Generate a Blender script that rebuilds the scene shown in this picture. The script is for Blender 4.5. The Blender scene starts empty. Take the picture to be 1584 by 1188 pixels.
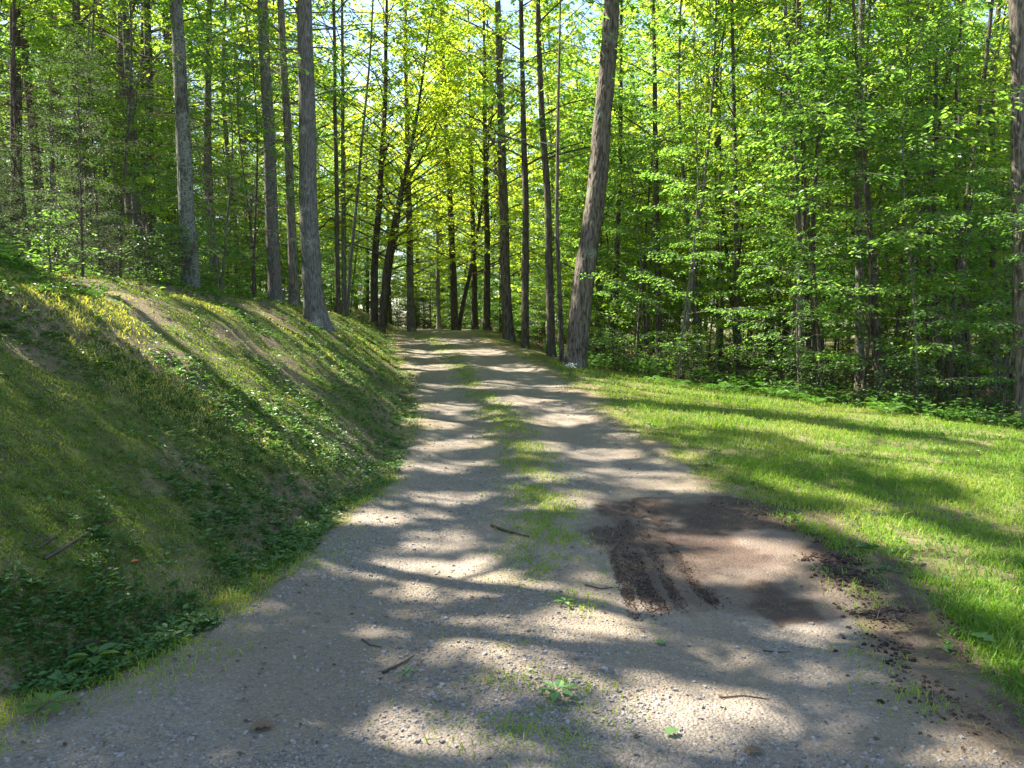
import bpy, math, random
import numpy as np
from mathutils import Vector

# ------------------------------------------------------------------ camera, world, sun, exposure
S = bpy.context.scene
COL = S.collection
FPX, CU, CV, EYE = 1220.0, 792.0, 594.0, 1.6          # the photo's focal length and centre, in its pixels
PITCH = math.radians(4.4)
cam_d = bpy.data.cameras.new('camera'); cam = bpy.data.objects.new('camera', cam_d); COL.objects.link(cam)
cam.location = (0, 0, EYE); cam.rotation_euler = (math.pi/2 - PITCH, 0, 0)
cam_d.sensor_width = 36; cam_d.lens = 36*FPX/1584; cam_d.clip_end = 2000; cam_d.clip_start = 0.05
S.camera = cam

SUN_EL = math.radians(50)
SUN_AZ = math.atan2(-0.92, 0.39)                        # clockwise from +Y
SUNV = np.array([math.sin(SUN_AZ)*math.cos(SUN_EL), math.cos(SUN_AZ)*math.cos(SUN_EL), math.sin(SUN_EL)])
w = bpy.data.worlds.new('World'); S.world = w; w.use_nodes = True
nt = w.node_tree; nt.nodes.clear()
sky = nt.nodes.new('ShaderNodeTexSky'); sky.sky_type = 'NISHITA'; sky.sun_disc = False
sky.sun_elevation = SUN_EL; sky.sun_rotation = SUN_AZ % (2*math.pi)
sky.air_density = 1.0; sky.dust_density = 0.6; sky.ozone_density = 1.0
bg = nt.nodes.new('ShaderNodeBackground'); bg.inputs['Strength'].default_value = 0.078
wo = nt.nodes.new('ShaderNodeOutputWorld')
nt.links.new(sky.outputs[0], bg.inputs[0]); nt.links.new(bg.outputs[0], wo.inputs[0])
sun_d = bpy.data.lights.new('sun', 'SUN'); sun = bpy.data.objects.new('sun', sun_d); COL.objects.link(sun)
sun_d.energy = 5.0; sun_d.angle = math.radians(0.53); sun_d.color = (1.0, 0.93, 0.80)
sun.rotation_euler = Vector(-SUNV).to_track_quat('-Z', 'Y').to_euler(); sun.location = tuple(SUNV*30)
S.view_settings.view_transform = 'Standard'; S.view_settings.look = 'None'
S.view_settings.gamma = 1; S.view_settings.exposure = 2.5
S.render.engine = 'CYCLES'
S.cycles.max_bounces = 10; S.cycles.diffuse_bounces = 8; S.cycles.glossy_bounces = 2
S.cycles.transmission_bounces = 6; S.cycles.use_denoising = True; S.cycles.sample_clamp_indirect = 6

RNG = np.random.default_rng(11)
random.seed(5)
PI = math.pi

# ------------------------------------------------------------------ numeric helpers
def hash2(ix, iy, seed):
    h = (ix.astype(np.int64)*374761393 + iy.astype(np.int64)*668265263 + seed*1442695041) & 0xFFFFFFFF
    h = ((h ^ (h >> 13))*1274126177) & 0xFFFFFFFF
    return ((h ^ (h >> 16)) & 0xFFFFFF)/float(0xFFFFFF)
def vnoise(x, y, seed=0):
    x = np.asarray(x, float); y = np.asarray(y, float)
    ix = np.floor(x); iy = np.floor(y); fx = x-ix; fy = y-iy
    fx = fx*fx*(3-2*fx); fy = fy*fy*(3-2*fy)
    a = hash2(ix, iy, seed); b = hash2(ix+1, iy, seed); c = hash2(ix, iy+1, seed); d = hash2(ix+1, iy+1, seed)
    return (a*(1-fx)+b*fx)*(1-fy)+(c*(1-fx)+d*fx)*fy
def fbm(x, y, seed=0, oct=4):
    s = 0; a = 0.5; t = 0
    for k in range(oct):
        s = s + a*vnoise(x*2**k, y*2**k, seed+k*17); t += a; a *= 0.5
    return s/t
def sstep(e0, e1, x):
    t = np.clip((np.asarray(x, float)-e0)/(e1-e0), 0, 1); return t*t*(3-2*t)
def unit(v): return v/np.maximum(np.linalg.norm(v, axis=-1, keepdims=True), 1e-9)

# ------------------------------------------------------------------ the lie of the land
ZY = [-40, 0, 5, 8, 12, 16, 20, 24, 27, 30, 34, 42, 60, 300]
ZZ = [-.1, 0, .0, .08, .28, .52, .80, 1.06, 1.22, 1.31, 1.34, 1.28, 1.2, 1.6]
def zroad(y): return np.interp(y, ZY, ZZ)
FW = np.array([0, math.cos(PITCH), -math.sin(PITCH)]); UP = np.array([0, math.sin(PITCH), math.cos(PITCH)])
def project(P):
    d = np.asarray(P, float) - np.array([0, 0, EYE])
    dep = d@FW; dep = np.where(dep < .05, .05, dep)
    return CU + FPX*d[..., 0]/dep, CV - FPX*(d@UP)/dep
def ray(u, v):
    r = FW + (v-CV)/FPX*(-UP); r = r + np.array([(u-CU)/FPX, 0, 0]); return r
def road_at(u, v):                                       # where a photo point meets the drive's height
    r = ray(u, v); t = 0.5
    for i in range(6000):
        t += 0.01
        if EYE + r[2]*t <= zroad(r[1]*t): break
    return r[0]*t, r[1]*t
LE = [road_at(*p) for p in [(-10,1092),(110,1062),(270,990),(405,900),(500,810),(590,745),(622,690),(634,640),(634,600),(622,560),(606,530),(600,518)]]
RE = [road_at(*p) for p in [(1584,1150),(1450,1030),(1370,930),(1300,860),(1170,790),(1070,715),(960,645),(905,605),(860,575),(800,545),(740,519)]]
LE = [(-2.6, -40), (-2.6, 2)] + LE + [(-4.6, 33), (-7.5, 42), (-14, 60)]
RE = [(2.3, -40), (2.2, 2)] + RE + [(-1.2, 33), (-4.2, 42), (-10.5, 60)]
LEx = np.array([p[0] for p in LE]); LEy = np.array([p[1] for p in LE])
REx = np.array([p[0] for p in RE]); REy = np.array([p[1] for p in RE])
def xleft(y): return np.interp(y, LEy, LEx)
def xright(y): return np.interp(y, REy, REx)
# forest edge on the right, world x as function of y
FE = [(0.9, 60), (.6, 34), (0.8, 24), (1.6, 19.2), (3.1, 18.2), (5.4, 16.0), (7.1, 13.6), (8.4, 12.4), (12.5, 11.5), (40, 9), (300, 0)]
def forest_d(x, y):                                      # >0 inside the woods on the right
    X = [p[0] for p in FE]; Y = [p[1] for p in FE]
    return y - np.interp(x, X[::1], Y[::1])
def H(x, y, fine=True):
    x = np.asarray(x, float); y = np.asarray(y, float)
    zr = zroad(y); xl = xleft(y); xr = xright(y)
    dl = np.maximum(xl - x, 0); dr = np.maximum(x - xr, 0)
    up = np.maximum(2.12 + 0.02*np.maximum(-x-5, 0) + .10*sstep(20, 34, y) - zr, .5)
    lin = 0.64*np.maximum(dl-.12, 0)
    k = 3.0
    up = up + .10*sstep(14, 8, y)
    lin = lin*1.06; hh_ = np.clip(.5+.5*(up-lin)/.8, 0, 1)
    bank = (up*(1-hh_)+lin*hh_-.8*hh_*(1-hh_))
    bank = np.maximum(bank, 0)*sstep(0, .35, dl)
    right = (np.clip(zr, 0, 5)*np.exp(-dr/5.0) - zr)*sstep(0, 1.5, dr) - .035*np.clip(dr, 0, 6)*0.5
    z = zr + np.where(dl > 0, bank, 0) + np.where(dr > 0, right, 0)
    z = z + .16*sstep(.5, 3, dl)*(fbm(x*.55, y*.55, 3)-.5)*2 + .12*sstep(.2, 1, dl)*(fbm(x*1.6, y*1.6, 4)-.5)*2
    z = z + .16*sstep(2, 8, dr)*(fbm(x*.3, y*.3, 8)-.5)*2 + .03*sstep(0, .8, dr)*(fbm(x*1.5, y*1.5, 9)-.5)*2
    # crown of the drive and its two ruts
    wdt = np.maximum(xr-xl, .5); s = (x-xl)/wdt
    on = sstep(-.02, .08, s)*(1-sstep(.92, 1.02, s))
    z = z + on*.035*np.cos((s-.5)*4*PI)*.6
    if fine:
        z = z + .012*(fbm(x*4, y*4, 12, 3)-.5)*2 + .05*np.where(dl > .1, 1, 0)*(fbm(x*5, y*5, 14, 3)-.5)
    return z
def at(u, v, far=90):
    r = ray(u, v); ts = np.arange(1.5, far, .01)
    P = r[None, :]*ts[:, None]; P[:, 2] += EYE
    b = np.nonzero(P[:, 2] <= H(P[:, 0], P[:, 1], False))[0]
    i = b[0] if len(b) else len(ts)-1
    return np.array([P[i, 0], P[i, 1], float(H(P[i, 0], P[i, 1]))])
def px_to(u, v, Y):                                      # photo point on the upright plane at distance Y
    r = ray(u, v); t = Y/r[1]; return np.array([r[0]*t, Y, EYE+r[2]*t])

def in_poly(px, py, poly):
    res = np.zeros(px.shape, bool); n = len(poly)
    for i in range(n):
        x1, y1 = poly[i]; x2, y2 = poly[(i+1) % n]
        c = ((y1 > py) != (y2 > py)) & (px < (x2-x1)*(py-y1)/(y2-y1+1e-12)+x1)
        res ^= c
    return res
def seg_d(px, py, pts):
    d = np.full(px.shape, 1e9)
    for (x1, y1), (x2, y2) in zip(pts[:-1], pts[1:]):
        l2 = (x2-x1)**2+(y2-y1)**2
        t = np.clip(((px-x1)*(x2-x1)+(py-y1)*(y2-y1))/l2, 0, 1)
        d = np.minimum(d, np.hypot(px-x1-t*(x2-x1), py-y1-t*(y2-y1)))
    return d
W2 = lambda u, v: tuple(at(u, v)[:2])

# ------------------------------------------------------------------ where the canopy is open to the sun: gaps, as ground patches (world metres)
LIT = [  # photo ellipses lying on the ground: u, v, ru, rv, tilt
 (1080,1120,170,62,0),(700,1130,120,50,20),(500,1155,80,24,10),(820,1045,90,30,10),(730,985,70,20,0),(840,1010,50,22,0),(740,900,75,26,5),(590,885,60,16,0),(930,955,80,32,0),
 (1130,865,110,42,10),(1300,920,60,26,20),(1230,985,40,14,0),(340,1035,40,12,0),(150,1172,30,12,0),(330,925,30,8,0),(560,800,70,13,0),(690,840,60,12,0),
 (900,780,90,12,0),(700,770,70,10,0),(1020,745,80,13,5),(860,735,60,9,0),(680,725,60,9,0),(940,705,60,8,0),(1060,700,40,8,0),(700,690,55,8,0),(830,690,35,7,0),
 (660,655,50,7,0),(870,650,55,8,0),(700,630,45,6,0),(800,620,60,7,0),(655,600,40,6,0),(760,596,50,6,0),(850,600,30,5,0),(680,570,45,5,0),(790,570,45,5,0),(640,548,35,5,0),(730,546,50,5,0),(670,528,60,5,0),(760,527,30,4,0),
 (1000,605,110,12,3),(1220,628,170,14,5),(1450,668,160,20,4),(1150,660,120,14,4),(1350,695,140,16,8),(1530,735,110,24,8),(1420,830,120,26,20),(1540,800,70,20,10),(1010,650,70,10,8),
 (1560,900,70,30,0),(1500,960,70,40,20),(1480,850,80,20,0),(540,505,50,10,20),(600,520,30,10,20),(480,500,30,8,10)]
STREAK = [([(110,430),(200,500),(290,560),(380,605),(500,700)], 44), ([(190,450),(330,545),(420,600),(470,665)], 30), ([(290,468),(360,500),(430,548),(500,590)], 11), ([(400,488),(470,535),(560,590)], 11),
          ([(440,500),(520,530),(600,560),(625,580)], 16), ([(500,500),(560,515),(610,545)], 10), ([(330,650),(420,700),(480,730)], 10), ([(60,600),(110,650),(140,690)], 8), ([(20,470),(50,500),(60,540)], 14),
          ([(540,480),(590,500)], 6)]
SHADE = [([(600,1062),(700,1105),(800,1140),(960,1190)], 9), ([(1060,690),(1200,705),(1330,740),(1460,785),(1584,870)], 30), ([(960,622),(1200,645),(1400,675),(1584,705)], 5), ([(1400,900),(1500,960),(1584,1030)], 30), ([(930,770),(1060,800),(1160,790)], 26)]
gx = np.arange(-9, 16, .05); gy = np.arange(1.2, 36, .05)
GX, GY = np.meshgrid(gx, gy); GZ = H(GX, GY, False)
GU, GV = project(np.stack([GX, GY, GZ], -1))
jit = (fbm(GX*2.2, GY*2.2, 31, 3)-.5)
lit = np.zeros(GX.shape)
for (u, v, ru, rv, tl) in LIT:
    a = math.radians(tl); du = GU-u; dv = GV-v
    p = du*math.cos(a)+dv*math.sin(a); q = -du*math.sin(a)+dv*math.cos(a)
    rr = (p/(ru*1.12))**2+(q/(rv*1.2))**2 + jit*2.5
    lit = np.maximum(lit, 1-sstep(.85, 1.15, rr))
for pts, wd in STREAK:
    d = seg_d(GU, GV, pts)/(wd*1.35) + jit*.6
    lit = np.maximum(lit, 1-sstep(.85, 1.15, d))
lw = (GX > np.interp(GY, REy, REx)+.3) & (GY < 17.5)
lit = np.where(lw & (fbm(GX*.55+GY*.25, GY*.9, 45, 3) > .47), 1, lit)
wd_ = (((GX > REx.min()) & (GY > np.interp(GX, [p[0] for p in FE], [p[1] for p in FE]))) | (GX < np.interp(GY, LEy, LEx)-5))
lit = np.where(wd_ & (fbm(GX*.7, GY*.7, 46, 3) > np.where(GX < -3, .49, .49)), 1, lit)
for pts, wd in SHADE:
    lit = np.minimum(lit, sstep(.8, 1.2, seg_d(GU, GV, pts)/wd + jit*.5))
inframe = (GU > -20) & (GU < 1604) & (GV < 1210)
dap = (fbm(GX*1.9, GY*1.9, 41, 3) > .60).astype(float)
lit = np.where(inframe, np.maximum(lit, dap*.0), dap)
lit = np.where(inframe & ((GU > 540) | (GV < 900)) & (vnoise(GX*3.1, GY*3.1, 77)*.6+vnoise(GX*7, GY*7, 78)*.4 > .73), 1, lit)
del GU, GV
def lit_at(P):                                           # P world points of leaves -> is their shadow inside a gap
    zg = np.full(len(P), .6)
    for k in range(6):
        t = (P[:, 2]-zg)/SUNV[2]
        x = P[:, 0]-SUNV[0]*t; y = P[:, 1]-SUNV[1]*t
        zg = zg*.5 + .5*H(x, y, False)
    ix = ((x+9)/.05).astype(int); iy = ((y-1.2)/.05).astype(int)
    ok = (ix >= 0) & (iy >= 0) & (ix < len(gx)) & (iy < len(gy))
    out = np.zeros(len(P))
    out[ok] = lit[iy[ok], ix[ok]]
    far = ~ok
    out[far] = (fbm(x[far]*.8, y[far]*.8, 51, 3) > .47)
    return out > .5

# ------------------------------------------------------------------ mesh helpers
def build(name, V, F, mat, parent=None, attrs=None, smooth=False, loc=None, link=True):
    V = np.ascontiguousarray(V, np.float32).reshape(-1, 3); F = np.ascontiguousarray(F, np.int32).reshape(-1, 4)
    me = bpy.data.meshes.new(name)
    me.vertices.add(len(V)); me.vertices.foreach_set('co', V.ravel())
    me.loops.add(F.size); me.loops.foreach_set('vertex_index', F.ravel())
    me.polygons.add(len(F)); me.polygons.foreach_set('loop_start', np.arange(0, F.size, 4, dtype=np.int32))
    me.polygons.foreach_set('loop_total', np.full(len(F), 4, np.int32))
    me.polygons.foreach_set('use_smooth', np.full(len(F), bool(smooth)))
    for k, a in (attrs or {}).items():
        at_ = me.attributes.new(k, 'FLOAT', 'POINT'); at_.data.foreach_set('value', np.ascontiguousarray(a, np.float32))
    me.update(calc_edges=True)
    me.materials.append(mat)
    o = bpy.data.objects.new(name, me)
    if link: COL.objects.link(o)
    if parent is not None: o.parent = parent
    if loc is not None: o.location = loc
    return o
def tag(o, label=None, cat=None, group=None, kind=None):
    if label: o['label'] = label
    if cat: o['category'] = cat
    if group: o['group'] = group
    if kind: o['kind'] = kind
    return o
def empty(name, loc):
    o = bpy.data.objects.new(name, None); COL.objects.link(o); o.location = tuple(loc); o.empty_display_size = .3; return o
class MB:
    def __init__(s): s.V = []; s.F = []; s.A = []; s.n = 0
    def add(s, V, F, a=None):
        s.V.append(V); s.F.append(F+s.n); s.n += len(V); s.A.append(np.full(len(V), .5) if a is None else a)
    def build(s, name, mat, parent=None, smooth=False):
        if not s.V: return None
        return build(name, np.concatenate(s.V), np.concatenate(s.F), mat, parent, {'rnd': np.concatenate(s.A)}, smooth)
def tube(pts, rad, k=6, ridge=0, lobes=0, seed=0, flare=0):
    pts = np.asarray(pts, float); n = len(pts); rad = np.asarray(rad, float)
    T = unit(np.gradient(pts, axis=0)); ref = np.array([0, 0, 1.]) if abs(T[0, 2]) < .8 else np.array([1., 0, 0])
    A = unit(np.cross(T, ref)); B = np.cross(T, A)
    th = np.linspace(0, 2*PI, k, endpoint=False)
    R = np.repeat(rad[:, None], k, 1)
    hgt = np.concatenate([[0], np.cumsum(np.linalg.norm(np.diff(pts, axis=0), axis=1))])[:, None]
    if flare: R = R*(1+flare*np.exp(-hgt/.28)*(1+lobes*np.cos(5*th[None, :]+seed)+.6*lobes*np.cos(3*th[None, :]+seed*2)))
    if ridge:
        c = k/ (2*PI)
        q = np.minimum(th, 2*PI-th)
        rn = vnoise(q[None, :]*9+.5*np.sin(hgt*2.3)+.0*hgt, hgt*3.0+0*th[None, :], seed)*.6+vnoise(q[None, :]*20+0*hgt, hgt*9+0*th[None, :], seed+3)*.4
        R = R + ridge*(np.abs(rn-.5)*2-.5)
        R = R*(1+.04*(vnoise(q[None, :]*1.5+0*hgt, hgt*1.3+0*th[None, :], seed+9)-.5)*2)
    V = pts[:, None, :] + R[..., None]*(np.cos(th)[None, :, None]*A[:, None, :]+np.sin(th)[None, :, None]*B[:, None, :])
    V = V.reshape(-1, 3)
    i = np.arange(n-1)[:, None]*k; j = np.arange(k)[None, :]; j2 = (j+1) % k
    F = np.stack([i+j, i+j2, i+k+j2, i+k+j], -1).reshape(-1, 4)
    return V, F
def leaves(c, ax, nr, L, Wd, fold=.15, hi=False):
    N = len(c); L = np.broadcast_to(L, N)[:, None]; Wd = np.broadcast_to(Wd, N)[:, None]
    sd = unit(np.cross(nr, ax)); nr = unit(np.cross(ax, sd))
    if hi:
        P = [c, c+ax*L*.3+sd*Wd*.42+nr*fold*Wd*.8, c+ax*L*.62+sd*Wd*.40+nr*fold*Wd*.7-nr*L*.02, c+ax*L-nr*L*.12,
             c+ax*L*.62-sd*Wd*.40+nr*fold*Wd*.7-nr*L*.02, c+ax*L*.3-sd*Wd*.42+nr*fold*Wd*.8]
        V = np.stack(P, 1).reshape(-1, 3); b = np.arange(N)[:, None]*6
        F = np.stack([b+[0, 1, 2, 3], b+[0, 3, 4, 5]], 1).reshape(-1, 4)
        r = np.repeat(RNG.random(N), 6)
    else:
        P = [c, c+ax*L*.45+sd*Wd*.5+nr*fold*Wd, c+ax*L-nr*L*.1, c+ax*L*.45-sd*Wd*.5+nr*fold*Wd]
        V = np.stack(P, 1).reshape(-1, 3); b = np.arange(N)[:, None]*4
        F = (b+[0, 1, 2, 3]).reshape(-1, 4); r = np.repeat(RNG.random(N), 4)
    return V, F, r

# ------------------------------------------------------------------ materials
def mat_new(name):
    m = bpy.data.materials.new(name); m.use_nodes = True; t = m.node_tree; t.nodes.clear()
    o = t.nodes.new('ShaderNodeOutputMaterial'); return m, t, o
def nd(t, typ, **kw):
    n = t.nodes.new(typ)
    for k, v in kw.items(): setattr(n, k, v)
    return n
def ramp(t, src, stops):
    r = nd(t, 'ShaderNodeValToRGB'); cr = r.color_ramp
    while len(cr.elements) < len(stops): cr.elements.new(.5)
    for e, (p, c) in zip(cr.elements, stops): e.position = p; e.color = (*c, 1) if len(c) == 3 else c
    t.links.new(src, r.inputs[0]); return r.outputs[0]
def noise(t, vec, scale, detail=3, rough=.55, dist=0):
    n = nd(t, 'ShaderNodeTexNoise'); n.inputs['Scale'].default_value = scale; n.inputs['Detail'].default_value = detail
    n.inputs['Roughness'].default_value = rough; n.inputs['Distortion'].default_value = dist
    if vec is not None: t.links.new(vec, n.inputs['Vector'])
    return n.outputs['Fac']
def mapping(t, vec, sc):
    m = nd(t, 'ShaderNodeMapping'); m.inputs['Scale'].default_value = sc; t.links.new(vec, m.inputs['Vector']); return m.outputs[0]
def mixc(t, fac, a, b, mode='MIX'):
    m = nd(t, 'ShaderNodeMix', data_type='RGBA', blend_type=mode)
    for sck, val in ((m.inputs[0], fac), (m.inputs[6], a), (m.inputs[7], b)):
        if isinstance(val, (int, float)): sck.default_value = val
        elif isinstance(val, tuple): sck.default_value = (*val, 1)
        else: t.links.new(val, sck)
    return m.outputs[2]
def leaf_mat(name, dark, mid, light, trans=.5, tcol=(1.5, 1.55, .45), rough=.45, spec=.35):
    m, t, o = mat_new(name)
    a = nd(t, 'ShaderNodeAttribute', attribute_name='rnd'); oi = nd(t, 'ShaderNodeObjectInfo')
    ad = nd(t, 'ShaderNodeMath', operation='ADD'); ml = nd(t, 'ShaderNodeMath', operation='MULTIPLY_ADD')
    t.links.new(a.outputs['Fac'], ml.inputs[0]); ml.inputs[1].default_value = .6
    mo = nd(t, 'ShaderNodeMath', operation='MULTIPLY'); t.links.new(oi.outputs['Random'], mo.inputs[0]); mo.inputs[1].default_value = .4
    t.links.new(mo.outputs[0], ml.inputs[2])
    c = ramp(t, ml.outputs[0], [(0, dark), (.5, mid), (1, light)])
    p = nd(t, 'ShaderNodeBsdfPrincipled'); t.links.new(c, p.inputs['Base Color'])
    p.inputs['Roughness'].default_value = rough; p.inputs['Specular IOR Level'].default_value = spec
    tr = nd(t, 'ShaderNodeBsdfTranslucent'); tc = mixc(t, 1.0, c, tcol, 'MULTIPLY'); t.links.new(tc, tr.inputs['Color'])
    mx = nd(t, 'ShaderNodeMixShader'); mx.inputs[0].default_value = trans
    t.links.new(p.outputs[0], mx.inputs[1]); t.links.new(tr.outputs[0], mx.inputs[2]); t.links.new(mx.outputs[0], o.inputs[0])
    return m
def bark_mat(name, dark, light, lichen=(.22, .25, .19), lich=.25, sc=1.0, bump=.6):
    m, t, o = mat_new(name); tc = nd(t, 'ShaderNodeTexCoord').outputs['Object']
    s = mapping(t, tc, (16*sc, 16*sc, 2.6*sc)); n1 = noise(t, s, 2.0, 6, .65, .6)
    n2 = noise(t, tc, 2.2, 5, .6); n3 = noise(t, tc, 40, 3, .6)
    c = ramp(t, n1, [(.40, dark), (.58, light)])
    lf = ramp(t, n2, [(.62-lich*.35, (0, 0, 0)), (.68-lich*.3, (1, 1, 1))])
    k = nd(t, 'ShaderNodeMath', operation='MULTIPLY'); t.links.new(lf, k.inputs[0]); t.links.new(ramp(t, n3, [(.42, (0, 0, 0)), (.58, (.75, .75, .75))]), k.inputs[1])
    c = mixc(t, k.outputs[0], c, lichen)
    p = nd(t, 'ShaderNodeBsdfPrincipled'); t.links.new(c, p.inputs['Base Color']); p.inputs['Roughness'].default_value = .9; p.inputs['Specular IOR Level'].default_value = .15
    b = nd(t, 'ShaderNodeBump'); b.inputs['Strength'].default_value = bump; b.inputs['Distance'].default_value = .04; t.links.new(n1, b.inputs['Height']); t.links.new(b.outputs[0], p.inputs['Normal'])
    t.links.new(p.outputs[0], o.inputs[0]); return m
M = {}
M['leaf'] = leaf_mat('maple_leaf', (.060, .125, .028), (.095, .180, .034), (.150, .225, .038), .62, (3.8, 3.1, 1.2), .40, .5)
M['leaf_yel'] = leaf_mat('sun_tinted_leaf', (.085, .155, .026), (.130, .210, .030), (.180, .240, .034), .64, (3.9, 3.1, 1.2), .40, .5)  # lighter, yellower copy of the maple leaf, with sunlight put into its colour
M['leaf_dark'] = leaf_mat('beech_leaf', (.045, .105, .036), (.070, .155, .042), (.110, .195, .046), .58, (3.2, 2.9, 1.3), .40, .5)
M['needle'] = leaf_mat('needle', (.045, .085, .036), (.070, .120, .050), (.10, .155, .06), .4, (2, 2, 1))
M['bark'] = bark_mat('grey_bark', (.055, .046, .038), (.17, .15, .125))
M['bark_dark'] = bark_mat('dark_bark', (.035, .028, .022), (.105, .085, .068), lich=.1)
M['bark_pine'] = bark_mat('pine_bark', (.058, .053, .048), (.15, .141, .13), (.30, .32, .25), .15, 1.5, .35)
M['bark_lichen'] = bark_mat('lichened_bark', (.028, .026, .022), (.105, .098, .085), (.20, .225, .17), .55)
M['bark_brown'] = bark_mat('furrowed_brown_bark', (.04, .033, .027), (.16, .135, .11), lich=.1, sc=.8)
M['birch'] = bark_mat('birch_bark', (.28, .26, .22), (.55, .53, .48), (.12, .11, .09), .3, .6, .2)
M['grass'] = leaf_mat('grass_blade', (.060, .150, .020), (.120, .230, .026), (.27, .34, .07), .45, (1.6, 1.5, .5), .5, .3)
M['moss'] = leaf_mat('moss_blade', (.045, .095, .018), (.125, .195, .032), (.36, .36, .12), .45, (1.8, 1.7, .5), .8, .1)
M['weed'] = leaf_mat('weed_leaf', (.040, .105, .028), (.075, .165, .038), (.13, .22, .055), .4, (1.6, 1.6, .5), .45, .5)
M['dry'] = leaf_mat('dry_blade', (.12, .085, .05), (.20, .15, .09), (.30, .24, .15), .2, (1, 1, .8), .8, .1)
M['litter'] = leaf_mat('litter_leaf', (.055, .035, .022), (.11, .07, .042), (.22, .15, .095), .15, (1, .9, .7), .7, .2)
M['fallen'] = leaf_mat('fallen_green_leaf', (.09, .20, .06), (.12, .26, .08), (.18, .32, .12), .3, (1.2, 1.3, .6), .45, .4)
M['fern'] = leaf_mat('fern_leaf', (.06, .15, .03), (.09, .20, .04), (.13, .25, .05), .45)

def ground_mat():
    m, t, o = mat_new('ground'); pos = nd(t, 'ShaderNodeNewGeometry').outputs['Position']
    at_ = lambda n: nd(t, 'ShaderNodeAttribute', attribute_name=n).outputs['Fac']
    # gravel
    v1 = nd(t, 'ShaderNodeTexVoronoi'); v1.inputs['Scale'].default_value = 75; t.links.new(pos, v1.inputs['Vector'])
    v2 = nd(t, 'ShaderNodeTexVoronoi'); v2.inputs['Scale'].default_value = 190; t.links.new(pos, v2.inputs['Vector'])
    vs = nd(t, 'ShaderNodeSeparateColor'); t.links.new(v1.outputs['Color'], vs.inputs[0])
    vs2 = nd(t, 'ShaderNodeSeparateColor'); t.links.new(v2.outputs['Color'], vs2.inputs[0])
    st = ramp(t, vs.outputs[0], [(0, (.100, .084, .070)), (.5, (.190, .164, .137)), (.93, (.265, .236, .203)), (1, (.37, .345, .31))])
    fn = ramp(t, vs2.outputs[1], [(0, (.112, .091, .072)), (1, (.270, .229, .184))])
    big = noise(t, pos, 1.3, 5, .6); med = noise(t, pos, 9, 5, .65); fine = noise(t, pos, 60, 4, .7)
    g = mixc(t, ramp(t, med, [(.40, (.15, .15, .15)), (.62, (.8, .8, .8))]), fn, st)
    g = mixc(t, ramp(t, big, [(.42, (0, 0, 0)), (.66, (.55, .55, .55))]), g, (.255, .205, .16))
    dryc = mixc(t, fine, (.10, .075, .05), (.28, .215, .14)); g = mixc(t, at_('dry'), g, dryc)
    # dark damp soil
    so = mixc(t, ramp(t, at_('soil'), [(.55, (0, 0, 0)), (.95, (1, 1, 1))]), ramp(t, fine, [(.3, (.070, .046, .035)), (.7, (.155, .106, .082))]), ramp(t, fine, [(.3, (.035, .023, .018)), (.7, (.10, .066, .052))]))
    # soil under the grass and moss
    gs = ramp(t, med, [(.32, (.06, .05, .028)), (.50, (.09, .10, .028)), (.68, (.15, .155, .045))])
    gs = mixc(t, at_('dry'), gs, dryc)
    # leaf litter
    v3 = nd(t, 'ShaderNodeTexVoronoi'); v3.inputs['Scale'].default_value = 22; t.links.new(pos, v3.inputs['Vector'])
    v3s = nd(t, 'ShaderNodeSeparateColor'); t.links.new(v3.outputs['Color'], v3s.inputs[0])
    li = ramp(t, v3s.outputs[0], [(0, (.035, .022, .014)), (.6, (.10, .065, .040)), (1, (.17, .12, .08))])
    c = mixc(t, at_('litter'), gs, li)
    rd = nd(t, 'ShaderNodeMath', operation='MULTIPLY_ADD'); t.links.new(fine, rd.inputs[0]); rd.inputs[1].default_value = .5
    sub = nd(t, 'ShaderNodeMath', operation='ADD'); t.links.new(at_('gravel'), sub.inputs[0]); sub.inputs[1].default_value = -.25; t.links.new(sub.outputs[0], rd.inputs[2])
    c = mixc(t, ramp(t, rd.outputs[0], [(.35, (0, 0, 0)), (.65, (1, 1, 1))]), c, g)
    rd2 = nd(t, 'ShaderNodeMath', operation='MULTIPLY_ADD'); t.links.new(fine, rd2.inputs[0]); rd2.inputs[1].default_value = .6
    sub2 = nd(t, 'ShaderNodeMath', operation='ADD'); t.links.new(at_('soil'), sub2.inputs[0]); sub2.inputs[1].default_value = -.3; t.links.new(sub2.outputs[0], rd2.inputs[2])
    c = mixc(t, ramp(t, rd2.outputs[0], [(.25, (0, 0, 0)), (.8, (.9, .9, .9))]), c, so)
    p = nd(t, 'ShaderNodeBsdfPrincipled'); t.links.new(c, p.inputs['Base Color']); p.inputs['Roughness'].default_value = .92; p.inputs['Specular IOR Level'].default_value = .15
    hsum = nd(t, 'ShaderNodeMath', operation='MULTIPLY_ADD'); t.links.new(v1.outputs['Distance'], hsum.inputs[0]); hsum.inputs[1].default_value = -.9; t.links.new(fine, hsum.inputs[2])
    b = nd(t, 'ShaderNodeBump'); b.inputs['Strength'].default_value = .75; b.inputs['Distance'].default_value = .012; t.links.new(hsum.outputs[0], b.inputs['Height']); t.links.new(b.outputs[0], p.inputs['Normal'])
    t.links.new(p.outputs[0], o.inputs[0]); return m
M['ground'] = ground_mat()
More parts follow.
